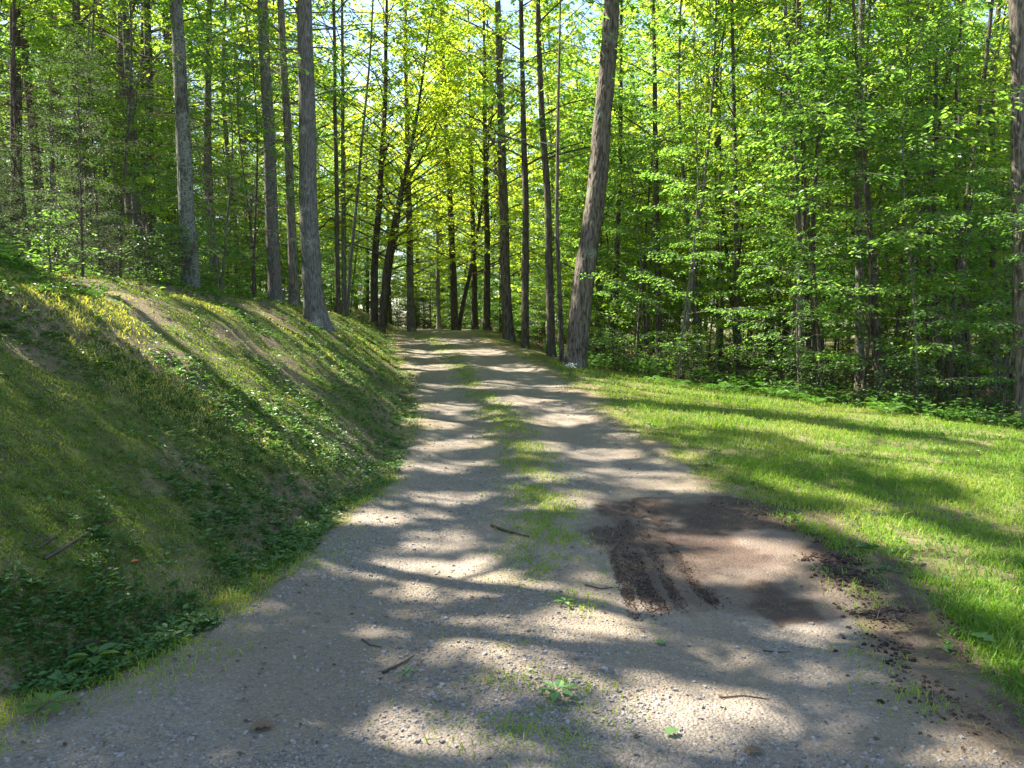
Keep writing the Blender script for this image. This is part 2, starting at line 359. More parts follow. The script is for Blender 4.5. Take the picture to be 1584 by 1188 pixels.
def plain(name, c1, c2, rough=.9, scale=30):
    m, t, o = mat_new(name)
    a = nd(t, 'ShaderNodeAttribute', attribute_name='rnd').outputs['Fac']; tc = nd(t, 'ShaderNodeTexCoord').outputs['Object']
    c = ramp(t, a, [(0, c1), (1, c2)]); n = noise(t, tc, scale, 3); c = mixc(t, .5, c, ramp(t, n, [(.3, (.4, .4, .4)), (.7, (1, 1, 1))]), 'MULTIPLY')
    p = nd(t, 'ShaderNodeBsdfPrincipled'); t.links.new(c, p.inputs['Base Color']); p.inputs['Roughness'].default_value = rough; p.inputs['Specular IOR Level'].default_value = .2
    t.links.new(p.outputs[0], o.inputs[0]); return m
M['stone'] = plain('gravel_stone', (.16, .143, .126), (.34, .312, .285), .85, 80)
M['clod'] = plain('dark_clod', (.03, .02, .016), (.10, .068, .052), .95, 80)
M['twig'] = plain('twig_bark', (.05, .035, .025), (.16, .12, .09), .9, 30)
M['orange'] = plain('orange_leaf', (.50, .16, .04), (.60, .22, .07), .6, 30)
M['drybrown'] = plain('dry_brown_leaf', (.17, .11, .07), (.22, .15, .10), .7, 40)
M['white'] = plain('white_petal', (.7, .7, .66), (.8, .8, .78), .7, 40)

# ------------------------------------------------------------------ ground sheet, split into drive / bank / lawn / forest floor
def axis(a, b, fn):
    out = [a]
    while out[-1] < b: out.append(out[-1]+fn(out[-1]))
    return np.array(out)
ys = axis(-60, 420, lambda y: .035*max(1, abs(y-1 if y > 1 else (1-y)*4+1)/3.2) if y > -6 else 2.0)
xs1 = axis(0, 420, lambda x: .035 if x < 2.5 else .035+(x-2.5)*.05)
xs = np.concatenate([-xs1[::-1][:-1], xs1])
X, Y = np.meshgrid(xs, ys)
TR = [[W2(*p) for p in [(945,785),(965,850),(985,905),(1010,955)]], [W2(*p) for p in [(975,775),(1005,850),(1035,905),(1055,950)]],
      [W2(*p) for p in [(1000,775),(1040,850),(1075,905),(1110,940)]], [W2(*p) for p in [(958,785),(985,860),(1010,920),(1030,950)]], [W2(*p) for p in [(932,795),(950,860),(968,915),(985,960)]]]
soilP = [W2(*p) for p in [(925,785),(985,770),(1100,770),(1180,780),(1230,800),(1300,835),(1370,880),(1420,960),(1450,1020),(1584,1110),(1584,1170),(1440,1060),(1330,1010),(1230,960),(1130,945),(1010,965),(960,900)]]
trackP = [W2(*p) for p in [(935,790),(1000,775),(1060,830),(1110,935),(1000,950),(965,890)]]
rimP = [W2(*p) for p in [(1180,785),(1260,800),(1370,870),(1420,950),(1480,1040),(1584,1120)]]
MIDL = [W2(*p) for p in [(655,519),(690,540),(728,590),(785,655),(822,720),(850,800),(862,900),(850,1000),(800,1100)]]
def masks(x, y):
    wob = (fbm(x*1.7, y*1.7, 21, 4)-.5)*.55 + (fbm(x*7, y*7, 22, 2)-.5)*.22
    e = np.minimum(x-xleft(y), xright(y)-x) + wob
    gravel = sstep(-.12, .34, e+(fbm(x*5, y*5, 23, 3)-.5)*.35)
    s = (x-xleft(y))/np.maximum(xright(y)-xleft(y), .5)
    mid = np.exp(-((seg_d(x, y, MIDL)+(fbm(x*1.5, y*1.5, 6)-.5)*.15)/.27)**2)*(.28+.72*sstep(3.6, 8, y+(fbm(x*2, y*2, 5)-.5)*3))
    gravel = gravel*(1-.5*mid*sstep(.3, .6, fbm(x*3, y*3, 61, 3)+.12))
    so = sum(in_poly(x+(fbm(x*2.2, y*2.2, 71)-.5)*.9+dx, y+(fbm(x*2.2, y*2.2, 72)-.5)*.9+dy, soilP).astype(float) for dx, dy in ((0, 0), (.07, .03), (-.06, .05), (.02, -.08)))/4
    so = so*(.58+.40*sstep(.36, .60, fbm(x*2.6, y*2.6, 73, 4)))
    so = np.maximum(so, .72*in_poly(x+(fbm(x*5, y*5, 81)-.5)*.25, y+(fbm(x*5, y*5, 82)-.5)*.25, trackP))
    for tr in TR:
        d = seg_d(x, y, tr); ya_, yb_ = min(tr[0][1], tr[-1][1]), max(tr[0][1], tr[-1][1]); so = np.maximum(so, sstep(ya_-.12, ya_+.4, y+(fbm(x*6, y*6, 79)-.5)*.5)*(1-sstep(yb_-.5, yb_+.1, y))*.97*(1-sstep(.018, .058, d))*sstep(.26, .50, fbm(x*9, y*9, 74, 3)))
    so = np.maximum(so, .62*(1-sstep(.15, .5, seg_d(x, y, rimP)+(fbm(x*4, y*4, 77)-.5)*.3)))
    so = np.maximum(so, (1-sstep(.03, .14, seg_d(x, y, rimP)+(fbm(x*5, y*5, 75)-.5)*.3)))
    fl = np.maximum(sstep(-.6, .5, forest_d(x, y)+wob*2)*(x > xright(y)), sstep(3.6, 5.2, xleft(y)-x+wob*2))
    dry = sstep(.5, .62, fbm(x*1.1, y*1.1, 64, 4))*.35+.75*np.exp(-(e/.30)**2)*sstep(.3, .55, fbm(x*2.2, y*2.2, 65, 4))
    bare = sstep(.52, .64, fbm(x*1.25, y*1.25, 97, 4))*(x < xleft(y)-.2)
    return gravel, so, np.maximum(fl*(1-.8*sstep(32, 46, y)), bare*.3), mid, np.maximum(dry, bare*.8)
Gm, So, Li, Mid, Dry = masks(X, Y)
Z = H(X, Y)
for tr in TR: 
    d = seg_d(X, Y, tr); Z = Z - .010*(1-sstep(.02, .05, d)) + .006*np.exp(-((d-.06)/.02)**2)
Z = Z + .035*(1-sstep(.0, .22, seg_d(X, Y, rimP)))*(fbm(X*6, Y*6, 76, 3))
nx, ny = len(xs), len(ys)
ii = (np.arange(ny-1)[:, None]*nx + np.arange(nx-1)[None, :])
FA = np.stack([ii, ii+1, ii+nx+1, ii+nx], -1).reshape(-1, 4)
VV = np.stack([X, Y, Z], -1).reshape(-1, 3)
fc = VV[FA].mean(1); fx, fy = fc[:, 0], fc[:, 1]
wob = (fbm(fx*1.7, fy*1.7, 21, 4)-.5)*.55
cls = np.full(len(FA), 3)
e = np.minimum(fx-xleft(fy), xright(fy)-fx)+wob
left = fx < (xleft(fy)+xright(fy))/2
cls[(~left) & (forest_d(fx, fy) < 0)] = 2
cls[left & (xleft(fy)-fx < 4.2)] = 1
cls[(e > 0) & (fy > -40) & (fy < 60)] = 0
NAM = [('driveway', 'dappled gravel driveway with two wheel ruts'), ('mossy_bank', 'steep mossy green bank beside the driveway'), ('lawn_ground', 'ground under the bright lawn'), ('forest_floor', 'brown leafy forest floor')]
for k, (nm, lb) in enumerate(NAM):
    f = FA[cls == k]; used, inv = np.unique(f, return_inverse=True); inv = inv.reshape(-1, 4)
    o = build(nm, VV[used], inv, M['ground'], None, {'gravel': Gm.ravel()[used], 'soil': So.ravel()[used], 'litter': Li.ravel()[used], 'dry': Dry.ravel()[used]}, True)
    tag(o, lb, 'ground', kind='structure')

# ------------------------------------------------------------------ grass, moss, weeds, stones, litter (nobody could count them)
def blades(P, h, wd, lean, seed_dir=None, up=None):
    N = len(P); a = RNG.random(N)*2*PI if seed_dir is None else seed_dir
    d = np.stack([np.cos(a), np.sin(a), 0*a], 1); b = RNG.random(N)*2*PI
    sd = np.stack([np.cos(b), np.sin(b), 0*b], 1)*(wd*.5)[:, None]
    u = np.array([0, 0, 1.])
    m_ = P + u*(h*.6)[:, None] + d*(lean*.35*h)[:, None]; t_ = P + u*(h*(1-.25*lean))[:, None] + d*(lean*h)[:, None]
    V = np.stack([P-sd, P+sd, m_+sd*.8, m_-sd*.8, t_+sd*.12, t_-sd*.12], 1).reshape(-1, 3)
    k = np.arange(N)[:, None]*6
    F = np.stack([k+[0, 1, 2, 3], k+[3, 2, 4, 5]], 1).reshape(-1, 4)
    return V, F
def scatter(n, x0, x1, y0, y1, pw=2.0):
    if pw == 1.0: pw = 1.01
    # points with density falling as distance^-pw
    if pw == 2: y = 1/(1/y0+(1/y1-1/y0)*RNG.random(n)) 
    else:
        q = 1-pw; y = (y0**q+(y1**q-y0**q)*RNG.random(n))**(1/q)
    x = x0+(x1-x0)*RNG.random(n); return x, y
def onground(x, y): return np.stack([x, y, H(x, y)], 1)
def inview(x, y, m=1.0): return np.abs(x) < .66*y+m
# lawn
x, y = scatter(560000, 0, 17, 2.4, 19, 1.7)
rimd = seg_d(x, y, rimP)
wobg = (fbm(x*1.7, y*1.7, 21, 4)-.5)*.55 + (fbm(x*7, y*7, 22, 2)-.5)*.12
ed = x-xright(y)-wobg
k = (ed > -.02) & (forest_d(x, y) < .6) & inview(x, y) & (RNG.random(len(x)) < sstep(-.05, .35, ed)*.97+.03) & (RNG.random(len(x)) < .22+.78*sstep(-.02, .22, rimd+(fbm(x*3, y*3, 94, 3)-.5)*.5)) & (RNG.random(len(x)) < .25+.75*sstep(.28, .42, fbm(x*2, y*2, 91, 4)))
x, y = x[k], y[k]; ed = ed[k]; N = len(x)
tall = sstep(.45, .75, fbm(x*1.2, y*1.2, 92, 3)); h = (.028+.040*RNG.random(N)+.055*tall*RNG.random(N))*(.6+.4*sstep(0, .5, ed)); h *= np.where(RNG.random(N) < .02, 1.9, 1)
wd = (.0035+.003*RNG.random(N))*(1+y*.07)
V, F = blades(onground(x, y), h, wd, .3+.7*RNG.random(N))
hue = np.clip(-.15+1.2*fbm(x*.9, y*.9, 93, 4)+.4*(RNG.random(N)-.5), 0, 1); hue = np.where(RNG.random(N) < .06, 1, hue)
tag(build('lawn_grass', V, F, M['grass'], None, {'rnd': np.repeat(hue*1.2, 6)}), 'bright green lawn grass right of the driveway', 'grass', kind='stuff')
# tufts in the crown of the drive and along its edges
x, y = scatter(460000, -5, 4, 2.5, 34, 1.5)
g_, s_, l_, m_, d_ = masks(x, y); s = (x-xleft(y))/(xright(y)-xleft(y))
cl = fbm(x*2.5, y*2.5, 95, 4)
edge = np.exp(-(np.minimum(np.abs(x-xleft(y)), np.abs(xright(y)-x))/.28)**2)
pr = np.maximum(m_*sstep(.30, .52, cl)*1.2, edge*sstep(.40, .62, cl)*.6)*(1-s_)
k = (s > -.05) & (s < 1.05) & (RNG.random(len(x)) < pr); x, y = x[k], y[k]; N = len(x)
h = .014+.045*RNG.random(N)*sstep(.3, .7, cl[k]); V, F = blades(onground(x, y), h, (.003+.003*RNG.random(N))*(1+y*.06), .3+.9*RNG.random(N))
tag(build('wheel_strip_grass', V, F, M['grass'], None, {'rnd': np.repeat(np.clip(.5+.6*RNG.random(N), 0, 1), 6)}), 'short sparse grass down the middle and edges of the driveway', 'grass', kind='stuff')
# bank moss
x, y = scatter(620000, -12, 0, 2.2, 34, 1.8)
dl = xleft(y)-x+(fbm(x*1.7, y*1.7, 21, 4)-.5)*.4
k = (dl > -.05) & (dl < 5.2) & inview(x, y, .6) & (RNG.random(len(x)) < sstep(-.1, .3, dl)) & (RNG.random(len(x)) < 1-.75*sstep(.50, .62, fbm(x*1.25, y*1.25, 97, 4)))
x, y = x[k], y[k]; N = len(x)
mo = fbm(x*.9, y*.9, 98, 4)
h = .009+.017*RNG.random(N)+.035*RNG.random(N)*sstep(.54, .70, mo); wd = (.004+.004*RNG.random(N))*(1+y*.08)
V, F = blades(onground(x, y), h, wd, .4+.8*RNG.random(N))
hue = np.clip((mo-.5)*2.6+.30+.45*(RNG.random(N)-.5), 0, 1)
tag(build('bank_moss', V, F, M['moss'], None, {'rnd': np.repeat(hue*1.1, 6)}), 'shaggy moss and thin grass covering the bank', 'moss', kind='stuff')
# dry straw and needles on bank and verge
x, y = scatter(90000, -10, 4, 2.3, 24, 1.8)
d1 = fbm(x*1.3, y*1.3, 99, 3)+.12*np.exp(-(seg_d(x, y, rimP)/.3)**2); g_, s_, l_, m_, d_ = masks(x, y)
k = inview(x, y, .5) & (RNG.random(len(x)) < sstep(.45, .65, d1)*np.where((g_ > .8) & (s_ < .3), .12, .85)) ; x, y = x[k], y[k]; N = len(x)
P = onground(x, y); P[:, 2] += .006
V, F = blades(P, .05+.05*RNG.random(N), (.0018+.0015*RNG.random(N))*(1+y*.08), np.full(N, 1.0)+RNG.random(N)*.6)
zz = V.reshape(-1, 6, 3); base = zz[:, :1, 2].copy(); zz[:, :, 2] = base+(zz[:, :, 2]-base)*.22
tag(build('dry_straw', zz.reshape(-1, 3), F, M['dry'], None, {'rnd': np.repeat(RNG.random(N), 6)}), 'dry straw and fallen needles on the bank and verges', 'straw', kind='stuff')
# broad-leaved weeds: on the bank foot, lawn edge and forest edge
def weeds(n, x0, x1, y0, y1, pred, name, label, size=(.02, .045), nl=6, mat='weed', pw=1.8, hgt=.05):
    x, y = scatter(n, x0, x1, y0, y1, pw); k = pred(x, y) & inview(x, y, .8); x, y = x[k], y[k]; n = len(x)
    P = onground(x, y); hh = hgt*(.3+RNG.random(n))
    C = np.repeat(P, nl, 0); N = len(C); a = RNG.random(N)*2*PI; lift = np.repeat(hh, nl)*RNG.random(N)
    ax = unit(np.stack([np.cos(a), np.sin(a), .35+.5*RNG.random(N)-.3], 1)); C[:, 2] += lift; C[:, :2] += ax[:, :2]*.012
    nr = unit(np.stack([-np.cos(a)*.4+.2*RNG.standard_normal(N), -np.sin(a)*.4+.2*RNG.standard_normal(N), np.ones(N)], 1))
    L = (size[0]+(size[1]-size[0])*RNG.random(N))*(1+.03*np.repeat(y, nl))
    V, F, r = leaves(C, ax, nr, L, L*(.45+.25*RNG.random(N)), .12, True)
    return tag(build(name, V, F, M[mat], None, {'rnd': r}), label, 'weeds', kind='stuff')
def p_bank(x, y):
    dl = xleft(y)-x; c = fbm(x*1.1, y*1.1, 101, 4)
    return (dl > -.12) & (dl < 5.5) & (RNG.random(len(x)) < np.clip(sstep(.46, .60, c+.09*(1-sstep(3.8, 6.5, y)))+.9*np.exp(-((dl-.5)/.7)**2)*sstep(.36, .5, c)+.05, 0, 1))
weeds(80000, -11, 1, 2.2, 30, p_bank, 'bank_weeds', 'low broad leaved weeds growing through the bank moss')
def p_lawn(x, y):
    ed = x-xright(y); c = fbm(x*1.6, y*1.6, 103, 4)
    return (ed > .05) & (forest_d(x, y) < 0) & (RNG.random(len(x)) < .10*sstep(.5, .6, c)+.5*np.exp(-((ed-.25)/.25)**2)*sstep(.45, .6, c))
weeds(26000, 0, 15, 2.3, 18, p_lawn, 'lawn_weeds', 'plantain and clover leaves along the lawn edge', (.025, .05))
def p_edge(x, y):
    f = forest_d(x, y); return (x > xright(y)+.3) & (f > -.5) & (RNG.random(len(x)) < np.exp(-np.maximum(f-.3, 0)/1.6)*sstep(.32, .5, fbm(x*.9, y*.9, 105, 3)))
weeds(34000, 1, 24, 8, 30, p_edge, 'forest_edge_plants', 'leafy ground plants where the lawn meets the woods', (.05, .09), 7, 'weed', .6, .28)
def p_left(x, y):
    dl = xleft(y)-x; return (dl > 3.0) & (RNG.random(len(x)) < sstep(3.0, 4.4, dl)*sstep(.35, .5, fbm(x*.8, y*.8, 107, 3)))
weeds(26000, -26, -3, 4, 36, p_left, 'bank_top_plants', 'leafy ground plants along the top of the bank', (.04, .08), 7, 'leaf_dark', 1.0, .35)
# stones of the drive
def stones(x, y, r, name, mat, label, cat, flat=.55, lift=.25):
    N = len(x); P = onground(x, y)
    c = np.array([[-1, -1, -1], [1, -1, -1], [1, 1, -1], [-1, 1, -1], [-1, -1, 1], [1, -1, 1], [1, 1, 1], [-1, 1, 1]])*.6
    Vn = np.broadcast_to(c[None], (N, 8, 3)).copy(); Vn[:, 4:, :2] *= (.45+.5*RNG.random((N, 4, 1))); Vn += .28*(RNG.random((N, 8, 3))-.5)*2
    Vn *= r[:, None, None]*np.stack([.8+.5*RNG.random(N), .7+.5*RNG.random(N), np.full(N, flat)], 1)[:, None, :]
    a = RNG.random(N)*2*PI; ca, sa = np.cos(a)[:, None], np.sin(a)[:, None]
    xx = Vn[..., 0]*ca-Vn[..., 1]*sa; yy = Vn[..., 0]*sa+Vn[..., 1]*ca
    Vn = np.stack([xx, yy, Vn[..., 2]], -1)+P[:, None, :]; Vn[..., 2] += (r*lift)[:, None]
    q = np.array([[0, 3, 2, 1], [4, 5, 6, 7], [0, 1, 5, 4], [1, 2, 6, 5], [2, 3, 7, 6], [3, 0, 4, 7]])
    F = (np.arange(N)[:, None, None]*8+q[None]).reshape(-1, 4)
    return tag(build(name, Vn.reshape(-1, 3), F, M[mat], None, {'rnd': np.repeat(RNG.random(N), 8)}), label, cat, kind='stuff')
x, y = scatter(130000, -4, 4, 2.3, 16, 2.3)
g_, s_, l_, m_, d_ = masks(x, y); cl = fbm(x*.9, y*.9, 111, 4)
k = (g_ > .6) & (s_ < .4) & (RNG.random(len(x)) < .15+.85*sstep(.42, .6, cl)); x, y = x[k], y[k]
stones(x, y, (.0022+.0040*RNG.random(len(x))+.011*RNG.random(len(x))**12)*(1+y*.05), 'gravel', 'stone', 'loose gravel stones on the driveway', 'gravel')
# clods along the torn lawn edge and in the tyre tracks
t_ = RNG.random(9000); rp = np.array(rimP); sI = t_*(len(rp)-1); i0 = sI.astype(int); fr = (sI-i0)[:, None]
c0 = rp[i0]*(1-fr)+rp[np.minimum(i0+1, len(rp)-1)]*fr; sg = .09+.12*RNG.random(len(t_)); x = c0[:, 0]+RNG.standard_normal(len(t_))*sg-.03; y = c0[:, 1]+RNG.standard_normal(len(t_))*sg
k = fbm(x*4, y*4, 115, 3) > .42; x, y = x[k], y[k]
n_rim = len(x); big_ = []; xa, ya = [x], [y]
for tr in TR:
    q = np.array(tr); n = 900; sI = (RNG.beta(2.2, 1.5, n))*(len(q)-1)*.999; i0 = sI.astype(int); fr = (sI-i0)[:, None]; c0 = q[i0]*(1-fr)+q[np.minimum(i0+1, len(q)-1)]*fr
    xa.append(c0[:, 0]+RNG.standard_normal(n)*.035); ya.append(c0[:, 1]+RNG.standard_normal(n)*.03)
for (u, v, n, sp) in [(1305,885,700,.07),(1335,905,500,.13),(1385,955,500,.12),(1290,865,300,.10),(1440,1010,300,.12),(1040,910,120,.09),(1100,930,160,.06)]:
    big_.append((sum(len(q) for q in xa), n if u > 1200 else 0)); p = at(u, v); xa.append(p[0]+RNG.standard_normal(n)*sp); ya.append(p[1]+RNG.standard_normal(n)*sp*.7)
x = np.concatenate(xa); y = np.concatenate(ya); cr_ = np.where(np.arange(len(x)) < n_rim, .003+.014*RNG.random(len(x))**5, .0018+.007*RNG.random(len(x))**4)
for a_, n_ in big_: cr_[a_:a_+n_] = .004+.022*RNG.random(n_)**4
stones(x, y, cr_, 'soil_clods', 'clod', 'dark crumbled soil thrown along the torn lawn edge and tyre ruts', 'soil', .7, .2)
x, y = scatter(5200, -4, 5, 2.3, 20, 1.6); g_, s_, l_, m_, d_ = masks(x, y)
k = (x > xleft(y)-.3) & (x < xright(y)+.6) & (RNG.random(len(x)) < .25+.75*d_); x, y = x[k], y[k]; N = len(x); P = onground(x, y); P[:, 2] += .006
a = RNG.random(N)*2*PI; ax = unit(np.stack([np.cos(a), np.sin(a), .25*(RNG.random(N)-.3)], 1)); nr = unit(np.stack([.3*RNG.standard_normal(N), .3*RNG.standard_normal(N), np.ones(N)], 1))
L = .012+.022*RNG.random(N)**2; V, F, r = leaves(P, ax, nr, L, L*np.where(RNG.random(N) < .5, .14, .5), .2, True)
tag(build('driveway_debris', V, F, M['litter'], None, {'rnd': r}), 'tiny dead leaves, bark crumbs and twig bits on the driveway', 'debris', kind='stuff')
# litter
x, y = scatter(150000, -30, 34, 6, 45, 1.3)
dl = xleft(y)-x; k = ((dl > 3.2) & (RNG.random(len(x)) < sstep(3.2, 4.5, dl))) | ((x > xright(y)) & (forest_d(x, y) > -.1))
k &= inview(x, y, 1); x, y = x[k], y[k]; N = len(x); P = onground(x, y); P[:, 2] += .01+.03*RNG.random(N)
a = RNG.random(N)*2*PI; ax = unit(np.stack([np.cos(a), np.sin(a), .5*(RNG.random(N)-.5)], 1)); nr = unit(np.stack([.4*RNG.standard_normal(N), .4*RNG.standard_normal(N), np.ones(N)], 1))
L = .05+.05*RNG.random(N); V, F, r = leaves(P, ax, nr, L, L*.7, .2)
tag(build('leaf_litter', V, F, M['litter'], None, {'rnd': r}), 'brown fallen leaves lying on the forest floor', 'leaf litter', kind='stuff')

# ------------------------------------------------------------------ trees
def limb_pts(o, az, L, e0, e1, n=6, wob=.06):
    s = np.linspace(0, 1, n); el = e0+(e1-e0)*s; az_ = az+np.cumsum(RNG.standard_normal(n))*wob
    st = np.stack([np.cos(az_)*np.cos(el), np.sin(az_)*np.cos(el), np.sin(el)], 1)*(L/(n-1))
    return np.concatenate([[o], o+np.cumsum(st[:-1], 0)])
PRUNE_LOC = [None]
def foliage(trunk_pts, trunk_rad, hb, R, nl, ns, nleaf, Ls, kind='broad', droop=.0, top=1.0, sub_tubes=True, hi=False, azr=None, shape=None, dens_low=.0):
    """limbs and leaves round a trunk; all in the trunk's own coordinates"""
    limbs = MB(); hs = trunk_pts[:, 2]; Ht = hs[-1]
    C, AX, NR, LN = [], [], [], []; TW = []; TI = []; LB = []
    for i in range(nl):
        f = (i+RNG.random())/nl; f = f**(.85); hh = hb+(Ht*top-hb)*f
        o = np.array([np.interp(hh, hs, trunk_pts[:, 0]), np.interp(hh, hs, trunk_pts[:, 1]), hh]); tr = float(np.interp(hh, hs, trunk_rad))
        az = i*2.399+RNG.random()*.9 if azr is None else azr[0]+(azr[1]-azr[0])*RNG.random()
        prof = (shape or (lambda q: (.55+.45*math.sin(PI*min(1, q*.9+.25)))*(1-.75*max(0, q-.55)/.45)))(f)
        L = R*prof*(.65+.5*RNG.random())
        if kind == 'broad': e0, e1 = .25+.75*f+.25*RNG.random(), .05+.35*f-.25*droop
        elif kind == 'flat': e0, e1 = .1+.75*RNG.random(), -.25+.45*RNG.random()-.25*droop; L *= .55+.8*RNG.random()
        else: e0, e1 = .15*RNG.random()-.05+.4*f, .05+.15*RNG.random()-.3*droop
        lp = limb_pts(o, az, L, e0, e1); lr = np.linspace(min(tr*.4, .008+L*.008), .003, len(lp))
        LB.append((lp, lr))
        for j in range(ns):
            s = .22+.78*(j+RNG.random())/ns; q = s*(len(lp)-1); i0 = min(int(q), len(lp)-2); p0 = lp[i0]*(1-(q-i0))+lp[i0+1]*(q-i0)
            sgn = 1 if j % 2 else -1
            if s > .93: sgn = 0
            az2 = az+sgn*(.75+.35*RNG.random()); l2 = (.22+.30*L*(1-.65*s))*(.7+.6*RNG.random()); l2 = min(l2, 1.5)
            e2 = (e1*.5+.12*RNG.standard_normal()-.08)
            tip = p0+l2*np.array([math.cos(az2)*math.cos(e2), math.sin(az2)*math.cos(e2), math.sin(e2)])
            TI.append(i); TW.append(np.array([p0, (p0+tip)/2+[0, 0, .02*l2], tip]))
            n = max(3, int(nleaf*(.5+l2*.7)*(.6+.8*RNG.random()))); t = RNG.random(n)**.8
            side = np.array([-math.sin(az2), math.cos(az2), 0]); lat = RNG.uniform(-1, 1, n)*(.05+.16*(1-t))*(.6+l2*.7)
            c = p0+(tip-p0)*t[:, None]+side*lat[:, None]; c[:, 2] += RNG.standard_normal(n)*.035-.02-.05*np.abs(lat)
            aa = az2+np.sign(lat)*(.5+.5*RNG.random(n))+.4*RNG.standard_normal(n); dz = -.15-.25*RNG.random(n)-droop*.3
            C.append(c); AX.append(np.stack([np.cos(aa), np.sin(aa), dz], 1)); 
            jn = .38 if kind != 'pine' else .9
            NR.append(np.stack([jn*RNG.standard_normal(n), jn*RNG.standard_normal(n), np.ones(n)], 1)); LN.append(Ls*(.65+.6*RNG.random(n)))
    if sub_tubes and TW:
        cut = lit_at(np.array([q[2] for q in TW])+PRUNE_LOC[0]) if PRUNE_LOC[0] is not None else np.zeros(len(TW), bool)
        gone = {i for i in range(len(LB)) if cut[np.array(TI) == i].mean() > .62}
        if len(LB)-len(gone) < 12: gone = set(range(len(LB)))
        for i, (lp, lr) in enumerate(LB):
            if i not in gone: limbs.add(*tube(lp, lr, 5))
        for q, b, i in zip(TW, cut, TI):
            if not b and i not in gone: limbs.add(*tube(q, [.006, .0045, .002], 3))
    C = np.concatenate(C); AX = unit(np.concatenate(AX)); NR = unit(np.concatenate(NR)); LN = np.concatenate(LN)
    if kind == 'pine': AX = unit(AX+.5*RNG.standard_normal(AX.shape)+[0, 0, .3])
    return limbs, C, AX, NR, LN
def crown_build(C, AX, NR, LN, mat, parent, ratio=.62, hi=False):
    V, F, r = leaves(C, AX, NR, LN, LN*ratio, .12, hi); return build('crown', V, F, M[mat], parent, {'rnd': r})
COLL = []
def tree(name, cat, label, group, base, path, rad, bark, leafm, fol, ridge=0, k=10, prune=True, ratio=.62, flare=.45, lobes=.15, hi=False):
    """path: world points of the trunk's axis from the ground up; rad: radii"""
    path = np.asarray(path, float); base = np.asarray(base, float); loc = base.copy()
    P = path-base; P[0, 2] = -.12
    seg = np.concatenate([[0], np.cumsum(np.linalg.norm(np.diff(P, axis=0), axis=1))])
    step = .035 if ridge > .004 else .25; n = max(8, int(min(seg[-1], 9 if ridge > .004 else 99)/step)); ss = np.linspace(0, min(seg[-1], 9) if ridge > .004 else seg[-1], n)
    if ridge > .004 and seg[-1] > 9: ss = np.concatenate([ss, np.linspace(9, seg[-1], 40)[1:]])
    pp = np.stack([np.interp(ss, seg, P[:, i]) for i in range(3)], 1); rr = np.interp(ss, seg, rad)
    ker = np.ones(5)/5 if len(pp) > 12 else None
    if ker is not None and ridge <= .004:
        for i in range(2): pp[2:-2, i] = np.convolve(pp[:, i], ker, 'valid')
    wb = .35*rr[0]; pp[:, 0] += wb*(vnoise(ss*.5, ss*0+base[0], 5)-.5)*sstep(0, 1, ss); pp[:, 1] += wb*(vnoise(ss*.5, ss*0+base[1], 6)-.5)*sstep(0, 1, ss)
    t = empty(name, loc); tag(t, label, cat, group)
    V, F = tube(pp, rr, k, ridge, lobes, int(abs(base[0]*10)) % 7, flare); build('trunk', V, F, M[bark], t, None, True)
    if fol:
        PRUNE_LOC[0] = loc if prune else None
        lm, C, AX, NR, LN = foliage(pp, rr, **fol)
        PRUNE_LOC[0] = None
        if prune:
            keep = ~lit_at(C+loc) | (RNG.random(len(C)) < .03); C, AX, NR, LN = C[keep], AX[keep], NR[keep], LN[keep]
        lm.build('limbs', M[bark], t)
        if len(C): crown_build(C, AX, NR, LN, leafm, t, ratio, hi)
    COLL.append(t); return t
def px_path(pts, Y, Htot, r_px):
    """pts: photo points from base to top of a trunk standing at distance Y; carried on above the frame to height Htot"""
    W = [px_to(u, v, Y) for u, v in pts]
    d = W[-1]-W[-2]; d = d/np.linalg.norm(d); d[0] *= .7
    g = float(H(W[0][0], Y)); W[0][2] = g
    top = W[-1]; left_h = Htot-(top[2]-g)
    for i in range(1, 5):
        if left_h > 0: W.append(top+d*left_h*i/4+np.array([0, .1*i*math.sin(Y*3), 0]))
    W = np.array(W); 
    return W
def hero(name, cat, label, pts, Y, Htot, wpx, bark, leafm, fol, group=None, **kw):
    W = px_path(pts, Y, Htot, wpx); sc = Y/FPX/2*1.0
    hrel = (W[:, 2]-W[0, 2])/Htot
    r0 = wpx*sc; rad = r0*(1-.9*np.clip(hrel, 0, 1)**1.1); rad[-1] = min(rad[-1], .02)
    if len(pts) > 1 and 'wtop' in kw: 
        wt = kw.pop('wtop'); n = len(pts); rt = wt*sc; rad[:n] = np.interp(W[:n, 2], [W[0, 2], W[n-1, 2]], [r0, rt]); rad[n:] = np.linspace(rt*.85, .02, len(W)-n)
    else: kw.pop('wtop', None)
    return tree(name, cat, label, group, W[0], W, rad, bark, leafm, fol, **kw)
def FOL(hb, R, nl, ns, nleaf, Ls, **k): return dict(hb=hb, R=R, nl=nl, ns=ns, nleaf=nleaf, Ls=Ls, **k)

